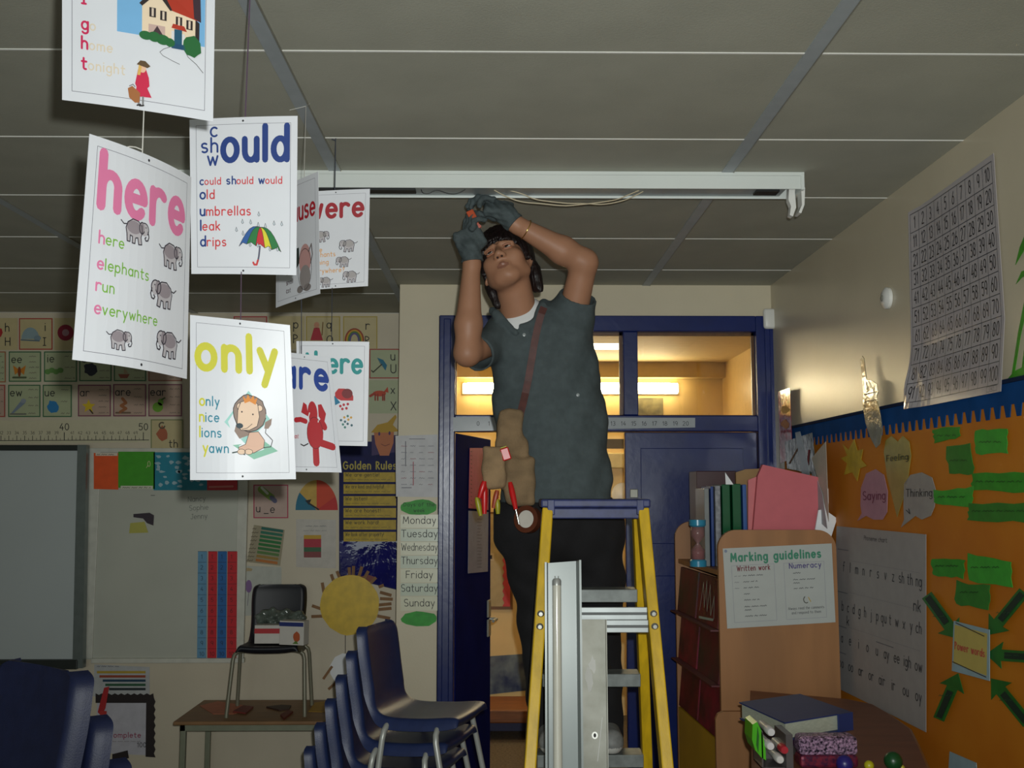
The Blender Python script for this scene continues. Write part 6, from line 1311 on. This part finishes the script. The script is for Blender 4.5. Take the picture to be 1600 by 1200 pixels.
# neck opening
sh.cap(PY(813, 462, 3.62), PY(814, 478, 3.54), .062, .060, .008, 's')
sh.cap(PY(810, 478, 3.50), PY(820, 514, 3.48), .052, .004, .006, 's', sy=1.6)
# collar leaves
for (p0, p1) in (((775, 490), (806, 520)), ((848, 478), (833, 518))):
    sh.cap(PY(*p0, 3.565), PY(*p1, 3.525), .016, .010, .008, sy=.5)
sh.cap(PY(770, 486, 3.60), PY(780, 498, 3.555), .016, .012, .01, sy=.6); sh.cap(PY(850, 474, 3.61), PY(842, 492, 3.555), .018, .014, .01, sy=.6)
shirt = sh.obj('shirt', m_shirt, man, 2)
sv, sf = sh.mesh(); SB = BVHTree.FromPolygons([tuple(v) for v in sv.tolist()], [tuple(f) for f in sf.tolist()])
def onshirt(px, py, lift=.004):
    d = ray(px, py).normalized(); hit = SB.ray_cast(CAM, d)
    if hit[0] is None: return PY(px, py, 3.53)-d*lift
    return hit[0]-d*lift
mb = MB()
for x, y in ((819, 523), (903, 617)):
    p = onshirt(x, y, .001); mb.lathe(p, [(.006, 0), (.006, .0015), (.003, .002)], M('shirt_button', (120, 128, 128), .3), 14, (0, -1, 0))
obj('button', mb, shirt)
# sleeve lining rim
mb = MB(); a = dl.orthogonal().normalized(); c2 = dl.cross(a)
rim = [sle-dl*.004+(a*math.cos(t)+c2*math.sin(t))*.0615 for t in [2*math.pi*i/48 for i in range(96)]]
ok = [p.z < sle.z-.012 and p.x < sle.x+.035 for p in rim]; i0 = next(i for i in range(1, 96) if ok[i] and not ok[i-1]); i1 = next(i for i in range(i0, 96) if not ok[i])
mb.tube(rim[i0:i1], .0025, M('pale_seam', (170, 176, 176), .6), 6); obj('sleeve_seam', mb, shirt, smooth=True)
# ---- undershirt
u = SDF((-.05, 3.42, 2.10), (.22, 3.80, 2.48), .004)
tor(u, .011); u.cap(NB+V((0, .0, .0)), NB+V((.004, 0, -.08)), .074, .09, .03)
p0, p1 = PY(782, 491, 3.5), PY(833, 472, 3.5); e = (p1-p0).normalized(); nn = V((-e.z, 0, e.x)); 
if nn.z < 0: nn = -nn
u.plane(p1+V((0, 0, .03)), nn)
u.obj('undershirt', M('white_cotton', (216, 218, 218), .8, var=.03), man, 1)
# ---- trousers
t = SDF((-.02, 3.40, ztr+.02), (.50, 4.02, 1.72), .0045)
t.cap(LH+V((-.0, 0, 0)), RH, .128, .128, .06, sy=.85); t.cap(HIP+V((0, 0, .04)), HIP+V((0, 0, -.02)), .165, .165, .05, sy=.7)
t.cap(LH+V((-.012, 0, -.02)), LK.lerp(LH, .55), .112, .094, .04); t.cap(LK.lerp(LH, .55), LK, .094, .074, .03); t.cap(LK, LA+V((0, 0, -.03)), .076, .064, .03)
t.cap(RH+V((.028, 0, -.03)), RK.lerp(RH, .4)+V((.02, 0, 0)), .110, .090, .04); t.cap(RK.lerp(RH, .4)+V((.02, 0, 0)), RK, .090, .080, .03); t.cap(RK, RA+V((0, 0, -.03)), .082, .062, .03)
t.warp(lambda x, y, z: .0028*np.sin(z*52+x*26+np.sin(y*30))+.0025*np.sin(z*23-x*60))
t.plane(PY(868, 766, 3.6), (0, 0, 1)); t.plane(V((0, 0, LA.z-.035)), (0, 0, -1)); t.obj('trousers', m_trou, man, 2)
# ---- shoes on the tread
for A_ in (LA, RA):
    f = SDF((A_.x-.09, A_.y-.26, ztr-.01), (A_.x+.09, A_.y+.12, ztr+.16), .0035); z = ztr+.003
    f.cap(V((A_.x, A_.y+.035, z+.045)), V((A_.x-.0, A_.y-.145, z+.036)), .044, .044, .02); f.cap(V((A_.x, A_.y+.01, z+.05)), V((A_.x, A_.y+.015, z+.10)), .046, .047, .02)
    f.plane(V((0, 0, z)), (0, 0, -1)); f.plane(V((0, 0, z+.115)), (0, 0, 1))
    f.obj('shoe', [M('grey_trainer', (128, 130, 128), .6, var=.15, scale=40), M('trainer_sole', (196, 196, 190), .6)], man, 1, lambda c, z=z: (c[:, 2] < z+.022).astype(float))
# ---- gloves
for hh, cc, lo, hi in ((handL, cL, (-.05, -.13, -.06), (.14, .14, .24)), (handR, cR, (-.24, -.13, -.16), (.07, .15, .18))):
    w_ = hh[0]; g = SDF(tuple(w_+V(lo)), tuple(w_+V(hi)), .0024) if hh is handR else SDF(tuple(w_+V((-.13, -.13, -.06))), tuple(w_+V((.14, .15, .26))), .0024)
    hand(g, *hh, off=.0012, curl=cc); d = hh[1].normalized()
    g.cap(w_-d*.016, w_+d*.02, .0375, .035, .01)
    g.warp(lambda x, y, z: .0012*np.sin(x*210+z*160)+.001*np.sin(z*240-y*200))
    g.plane(w_-d*.02, -d); g.obj('glove', m_glove, man, 1)
# bracelet
fd = (ER-WR_).normalized(); c = WR_+fd*.055; a = fd.orthogonal().normalized(); b2 = fd.cross(a)
mb = MB(); mb.tube([c+(a*math.cos(2*math.pi*i/28)+b2*math.sin(2*math.pi*i/28))*.0365 for i in range(28)], .0018, M('gold_metal', (226, 190, 110), .2, 1, var=.02), 8, closed=True); obj('bracelet', mb, man, smooth=True)
# connector in his fingers
mb = MB(); p = PY(734, 331, 3.455); q = PY(743, 348, 3.44)
mb.beam(p, q, .026, .022, M('orange_connector', (190, 84, 52), .45, var=.1), V((0, 1, 0)), .003); mb.beam(q, q+(q-p).normalized()*.022+V((.008, 0, 0)), .012, .012, M('pink_connector', (196, 110, 96), .45), V((0, 1, 0)), .002)
obj('terminal_block', mb, None, 'orange terminal block held between the gloved hands', 'connector')
# ---- tool bag on a shoulder strap
m_can = M('tan_canvas', (124, 102, 74), .9, var=.2, scale=14, bump=.3, bscale=180)
bg = thing('tool_bag', 'worn tan canvas tool pouch hanging from a dark red shoulder strap on the man', 'tool bag', PY(800, 790, 3.46))
def bp_(px, py, dd=.0): 
    p = onshirt(px, py, .0) ; y = min(p.y, 3.56); return PY(px, py, y-.052-dd)
g = SDF(tuple(PY(740, 800, 3.5)-V((.03, .16, .05))), tuple(PY(840, 630, 3.5)+V((.04, .12, .06))), .0038)
g.rbox(bp_(797, 668), (.043, .020, .062), .016, .02); g.rbox(bp_(800, 722), (.056, .024, .085), .018, .02); g.rbox(bp_(813, 752), (.052, .026, .082), .018, .015)
g.warp(lambda x, y, z: .003*np.sin(z*60+x*40)+.0025*np.sin(x*90-z*30)); g.obj('pouch', m_can, bg, 2)
g = SDF(tuple(PY(740, 800, 3.5)-V((.04, .2, .05))), tuple(PY(840, 630, 3.5)+V((.04, .1, .06))), .0038)
g.rbox(bp_(772, 730, .018), (.040, .018, .072), .014, .02); g.warp(lambda x, y, z: .003*np.sin(z*70-x*50)); g.obj('front_pocket', M('tan_canvas_pale', (136, 112, 82), .9, var=.2, scale=14, bump=.3, bscale=180), bg, 2)
cx_ = [(850, 480), (846, 490), (843, 500), (840, 512), (837, 526), (834, 542), (831, 560), (828, 578), (825, 596), (821, 614), (817, 632), (812, 650)]
ys = [onshirt(x, y, .0).y for x, y in cx_]; ys = [min(ys[max(0, i-2):i+3])-.010 for i in range(len(ys))]; ys[-1] -= .03; ys[-2] -= .018; ys[-3] -= .006
sp = [PY(x, y, q) for (x, y), q in zip(cx_, ys)]
mb = MB(); m_str = M('dark_red_strap', (74, 34, 28), .6, var=.2, scale=40); vs = []
for i, p in enumerate(sp):
    tn = (sp[min(i+1, len(sp)-1)]-sp[max(i-1, 0)]).normalized(); sd = tn.cross(V((0, 1, 0))).normalized()*.0125
    vs += [p-sd, p+sd, p+sd+V((0, .003, 0)), p-sd+V((0, .003, 0))]
fs = [(4*i+k, 4*i+(k+1) % 4, 4*i+4+(k+1) % 4, 4*i+4+k) for i in range(len(sp)-1) for k in range(4)]
mb.add(vs, fs, m_str); obj('strap', mb, bg)
gt_ = 'tools in the canvas pouch'
def tool(name, a, b, r, m, l, cat, dd, tip=None, tm_=None):
    P0, P1 = bp_(*a, dd), bp_(*b, dd); o = thing(name, l, cat, P1, gt_)
    k = 8; pr = [P0.lerp(P1, i/k) for i in range(k+1)]; rs = [r*(.75+.35*math.sin(math.pi*(i/k)**.8)) for i in range(k+1)]
    obj('handle', MB().tube(pr, rs, m, 12), o, smooth=True, auto=50)
    if tip: obj('shaft', MB().tube([P1, bp_(*tip, dd)], r*.36, tm_ or m_chrome, 8), o, smooth=True, auto=50)
m_rd = M('red_plastic', (190, 24, 26), .35); m_yg = M('olive_plastic', (150, 146, 30), .4)
mb = MB(); p0, p1 = bp_(787, 700, .058), bp_(793, 719, .058); mb.beam(p0, p1, .030, .022, m_rd, V((0, 1, 0)), .004); mb.beam(p0-(p1-p0).normalized()*.005, p0, .022, .018, m_yg, V((0, 1, 0)), .002); obj('red_tester', mb, None, 'short red tester with a yellow top in the upper pouch', 'tool', gt_)
tool('screwdriver', (797, 754), (806, 796), .0095, m_rd, 'red handled screwdriver hanging outside the pouch, its thin shaft pointing down', 'screwdriver', .046, (811, 819))
tool('pliers', (757, 752), (749, 778), .010, m_rd, 'red tool handle leaning left at the outer edge of the pouch', 'tool', .045)
tool('pliers', (757, 752), (757, 803), .010, m_rd, 'long red tool handle hanging straight down left of the pouch', 'tool', .03)
tool('cutter', (745, 777), (751, 806), .0085, m_yg, 'olive tool handle leftmost below the pouch', 'tool', .035)
tool('cutter', (777, 766), (771, 794), .0085, M('rust_plastic', (150, 60, 34), .4), 'rust coloured tool handle between the red handles and the pouch', 'tool', .04)
tool('cutter', (777, 780), (778, 803), .0085, m_yg, 'olive tool handle below the front pocket of the pouch', 'tool', .04)
mb = MB(); p = PY(828, 812, 3.50); ax = V((-.5, -.85, .1)).normalized(); mb.lathe(p, [(.030, 0), (.030, .03), (.046, .03), (.046, 0)], M('brown_tape', (86, 44, 28), .3), 28, ax); o = obj('tape_roll', mb, None, 'roll of brown tape hanging under the pouch, by the ladder', 'tape roll', smooth=True, auto=40)
obj('core', MB().lathe(p+ax*.002, [(.024, 0), (.0295, 0), (.0295, .026), (.024, .026)], M('tape_core', (196, 190, 180), .7), 24, ax), o, smooth=True, auto=40)

# ================================================================== chairs and table
def spline(pts, n):
    out = []; N = len(pts)-1
    for i in range(n+1):
        t = i/n*N; k = min(int(t), N-1); f = t-k; P = [pts[max(0, min(N, k+j))] for j in (-1, 0, 1, 2)]
        out.append(tuple(.5*(2*P[1][c]+(P[2][c]-P[0][c])*f+(2*P[0][c]-5*P[1][c]+4*P[2][c]-P[3][c])*f*f+(3*P[1][c]-P[0][c]-3*P[2][c]+P[3][c])*f**3) for c in range(3)))
    return out
def chair(name, label, group, mshell, mleg, k=1.0):
    t = thing(name, label, 'chair', (0, 0, 0), group)
    prof = spline([(-.172, .362, .150), (-.190, .388, .176), (-.165, .402, .188), (-.05, .392, .194), (.08, .388, .190), (.140, .400, .182), (.172, .440, .170), (.188, .52, .168), (.204, .62, .172), (.214, .690, .168), (.222, .716, .156), (.226, .728, .128)], 44)
    ns, nt_ = 44, 26; top = []
    for i in range(ns+1):
        y, z, wd = prof[i]; bk = max(0, min(1, (z-.41)/.06))
        for j in range(nt_+1):
            q = -1+2*j/nt_; q = math.copysign(1-(1-abs(q))**1.35, q); e = max(0, abs(q)-.88)/.12; wq = q*(wd if abs(q) < 1 else wd)
            top.append(V((wq, y+bk*(.016*(1-q*q)+.040*e**1.3)-.016*bk, z-(1-bk)*(.046*e**1.3*min(1, i/ns/.2)-.010*(abs(q)**3)+.0))))
    def nrm(i, j):
        g = lambda a, c: top[max(0, min(ns, a))*(nt_+1)+max(0, min(nt_, c))]
        n = (g(i, j+1)-g(i, j-1)).cross(g(i+1, j)-g(i-1, j)); return n.normalized()
    vs = [v.copy() for v in top]+[top[i*(nt_+1)+j]-nrm(i, j)*.007 for i in range(ns+1) for j in range(nt_+1)]
    W = nt_+1; o = len(top); fs = []
    for i in range(ns):
        for j in range(nt_):
            fs.append((i*W+j, i*W+j+1, (i+1)*W+j+1, (i+1)*W+j)); fs.append((o+(i+1)*W+j, o+(i+1)*W+j+1, o+i*W+j+1, o+i*W+j))
    for i in range(ns): fs += [((i+1)*W, o+(i+1)*W, o+i*W, i*W), (i*W+nt_, o+i*W+nt_, o+(i+1)*W+nt_, (i+1)*W+nt_)]
    for j in range(nt_): fs += [(j+1, j, o+j, o+j+1), (ns*W+j, ns*W+j+1, o+ns*W+j+1, o+ns*W+j)]
    mb = MB().add([v*k for v in vs], fs, mshell); obj('seat_shell', mb, t, smooth=True, auto=60)
    for sx in (-1, 1):
        for yy, yb in ((-.11, -.18), (.10, .14)):
            pts = [V((sx*.07, yy*.9, .372)), V((sx*.15, yy, .371)), V((sx*.184, yy*1.0, .364)), V((sx*.202, yy*1.02, .348)), V((sx*.209, yy*1.05, .320)), V((sx*.226, yb, .012)), V((sx*.226, yb, 0))]
            mb = MB().tube([p*k for p in pts], .0115*k, mleg, 12); obj('leg', mb, t, smooth=True, auto=50)
        mb = MB().tube([V((sx*.09, -.10, .374))*k, V((sx*.09, .09, .374))*k], .009*k, mleg, 8); obj('seat_rail', mb, t, smooth=True, auto=50)
    return t
m_bl1 = M('navy_polypropylene', (34, 46, 84), .42, var=.08, scale=30, bump=.08, bscale=300, spec=.5)
m_bl2 = M('blue_grey_polypropylene', (26, 34, 66), .5, var=.1, scale=30, bump=.08, bscale=300)
m_blk = M('black_polypropylene', (20, 22, 30), .5, var=.1, scale=30)
m_leg = M('grey_painted_tube', (168, 170, 164), .35, .2, var=.04)
m_leg2 = M('olive_grey_tube', (126, 124, 106), .4, .2, var=.04)
def stack(first, n, loc, dz, back, rz, labels, group):
    bd_ = V((-math.sin(rz), math.cos(rz), 0))
    for i in range(n):
        p = V(loc)+bd_*back*(n-1-i)*1.0; p.z = dz*i
        o = first if i == 0 else dup(first)
        o.location = p; o.rotation_euler = (0, 0, rz); o['label'] = labels[n-1-i]; o['group'] = group
g = 'blue chairs stacked in front of the door'
ordn = ['topmost', 'second from the top', 'third from the top', 'fourth from the top', 'fifth from the top', 'sixth from the top', 'bottom']
c1 = chair('plastic_chair', '', g, m_bl1, m_leg, .95)
stack(c1, 7, (-.268, 4.0, 0), .0905, .042, math.radians(72), ['navy plastic chair, %s in the stack left of the ladder' % q for q in ordn], g)
g2 = 'blue chairs stacked at the left edge'
c2_ = chair('plastic_chair', '', g2, m_bl2, m_leg, 1.2)
stack(c2_, 5, (-1.285, 2.37, 0), .112, .055, math.radians(-37), ['blue plastic chair, %s in the stack at the bottom left' % q for q in ordn], g2)
ZT = .522
tb = thing('table', 'low wood topped table with a grey steel frame against the back wall', 'table', (-1.15, 5.9, 0))
m_tt = M('worn_table_top', (134, 100, 64), .5, var=.12, scale=6, stretch=(1, 5, 1)); x0, x1, y0, y1 = -1.735, -.62, 5.63, 6.20
mb = MB().box((x0, y0, ZT-.02), (x1, y1, ZT), m_tt, None, .006); obj('tabletop', mb, tb)
m_tf = M('sage_steel', (128, 132, 112), .45, .2); mb = MB(); mb.box((x0+.03, y0+.03, ZT-.055), (x1-.03, y0+.055, ZT-.021), m_tf); mb.box((x0+.03, y1-.055, ZT-.055), (x1-.03, y1-.03, ZT-.021), m_tf); mb.box((x0+.03, y0+.03, ZT-.055), (x0+.055, y1-.03, ZT-.021), m_tf); mb.box((x1-.055, y0+.03, ZT-.055), (x1-.03, y1-.03, ZT-.021), m_tf); obj('frame', mb, tb)
for x in (x0+.03, x1-.06):
    for y in (y0+.03, y1-.06): mb = MB().box((x, y, 0), (x+.03, y+.03, ZT-.03), m_tf, None, .004); obj('leg', mb, tb)
bc_ = chair('plastic_chair', 'black plastic chair standing on the low table by the back wall', None, m_blk, m_leg2, .93)
bc_.location = (-1.275, 5.90, ZT); bc_.rotation_euler = (0, 0, math.radians(3))
zse = ZT+.395*.93+.014
def carton(name, x0, x1, ytop, Y, dep, bands, label, rz=0):
    a, b = PY(x0, ytop, Y), PY(x1, ytop, Y); w_ = b.x-a.x; hgt = a.z-zse; o = thing(name, label, 'carton', (a.x, Y, zse)); T = Matrix.Rotation(rz, 4, 'Z'); T.translation = V((a.x, Y, zse))
    mb = MB().box((0, 0, 0), (w_, dep, hgt), M('carton_white', (200, 196, 188), .6, var=.03), T, .002); obj('body', mb, o)
    for i, (z0, z1, c) in enumerate(bands):
        mb = MB().box((-.0006, -.0012, hgt*z0), (w_*(.98), dep*.9, hgt*z1), ink(c), T); obj('printed_band', mb, o.children[0])
    return o, T, w_, hgt
carton('carton', 398, 440, 977, 5.80, .07, [(.55, .82, (176, 38, 44))], 'white carton with a red band on the black chair')
o, T, w_, hgt = carton('carton', 437, 478, 970, 5.76, .07, [(.78, .95, (34, 48, 110))], 'white carton with a blue band, right of the red banded one on the black chair', math.radians(-14))
s = Sheet(lambda x, y, h: T @ V((x, -.001-h, y)), 1, .0008); s.poly(blob(w_*.72, hgt*.35, w_*.14, hgt*.22, 12, .1, 3), ink((176, 84, 44)), 1); s.poly([(w_*.55, hgt*.06), (w_*.8, hgt*.06), (w_*.7, hgt*.2)], ink((90, 120, 50)), 2); obj('printed_picture', s.mb, o.children[0])
g = SDF((-1.48, 5.82, zse+.06), (-1.05, 6.02, zse+.26), .005)
pb_ = PY(436, 966, 5.9)
g.ell(pb_+V((-.05, .025, 0)), (.085, .040, .050), .04); g.ell(pb_+V((.06, .025, .0)), (.085, .04, .045), .04); g.warp(lambda x, y, z: .006*np.sin(x*90+z*70)+.005*np.sin(z*130-x*60))
g.obj('plastic_bag', M('crinkled_clear_bag', (96, 106, 98), .12, var=.3, scale=20, alpha=.82, bump=.7, bscale=30, spec=.9), None, 1, label='crumpled greenish clear plastic bag behind the cartons on the black chair', category=None) if False else setp(g.obj('plastic_bag', M('crinkled_clear_bag', (96, 106, 98), .12, var=.3, scale=20, alpha=.82, bump=.7, bscale=30, spec=.9), None, 1), 'crumpled greenish clear plastic bag behind the cartons on the black chair', 'bag')
def ontable(name, pts, c, label, cat, th=.002, z=ZT+.0005):
    pr = [PZ(x, y, z) for x, y in pts]; return obj(name, MB().prism([p+V((0, 0, th)) for p in pr], (0, 0, -th), M('tt_%02x%02x%02x' % c, c, .6)), None, label, cat)
ontable('orange_paper', [(312, 1103), (340, 1096), (385, 1103), (392, 1108), (365, 1116), (333, 1116)], (188, 112, 82), 'orange paper on the left end of the low table', 'paper')
ontable('yellow_card', [(492, 1098), (530, 1094), (548, 1104), (540, 1114), (482, 1112)], (176, 136, 36), 'yellow card on the right of the low table, behind the stacked chairs', 'card')
ontable('dark_scissors', [(416, 1106), (440, 1103), (455, 1104), (452, 1109), (436, 1111)], (60, 40, 32), 'small dark item lying on the low table between the chair legs', 'scissors', .008)
ontable('red_clip', [(438, 1119), (450, 1112), (458, 1114), (444, 1125)], (110, 44, 32), 'small dark red clip near the front edge of the low table', 'clip', .01)
ontable('crumpled_wrapper', [(364, 1113), (380, 1104), (396, 1106), (384, 1116)], (120, 50, 44), 'small reddish wrapper on top of the orange paper', 'wrapper', .008, ZT+.003)
dp = thing('paper_raindrop', 'pale blue paper raindrop hanging on a thread in front of the low table', 'paper shape', PY(530, 1150, 5.56))
s = Sheet(lambda x, y, h: PY(x, y, 5.56)+V((0, -h, 0)), -1, .001); s.solid([(531, 1102), (541, 1112), (546, 1126), (542, 1142), (530, 1150), (518, 1144), (512, 1130), (516, 1114)], M('sky_blue_card', (72, 132, 176), .6)); s.done('drop', None, None, dp)
mb = MB().tube([PY(541, 1076, YR-.022), PY(531, 1104, 5.56)], .0012, ink(BLACK), 6); obj('thread', mb, dp)
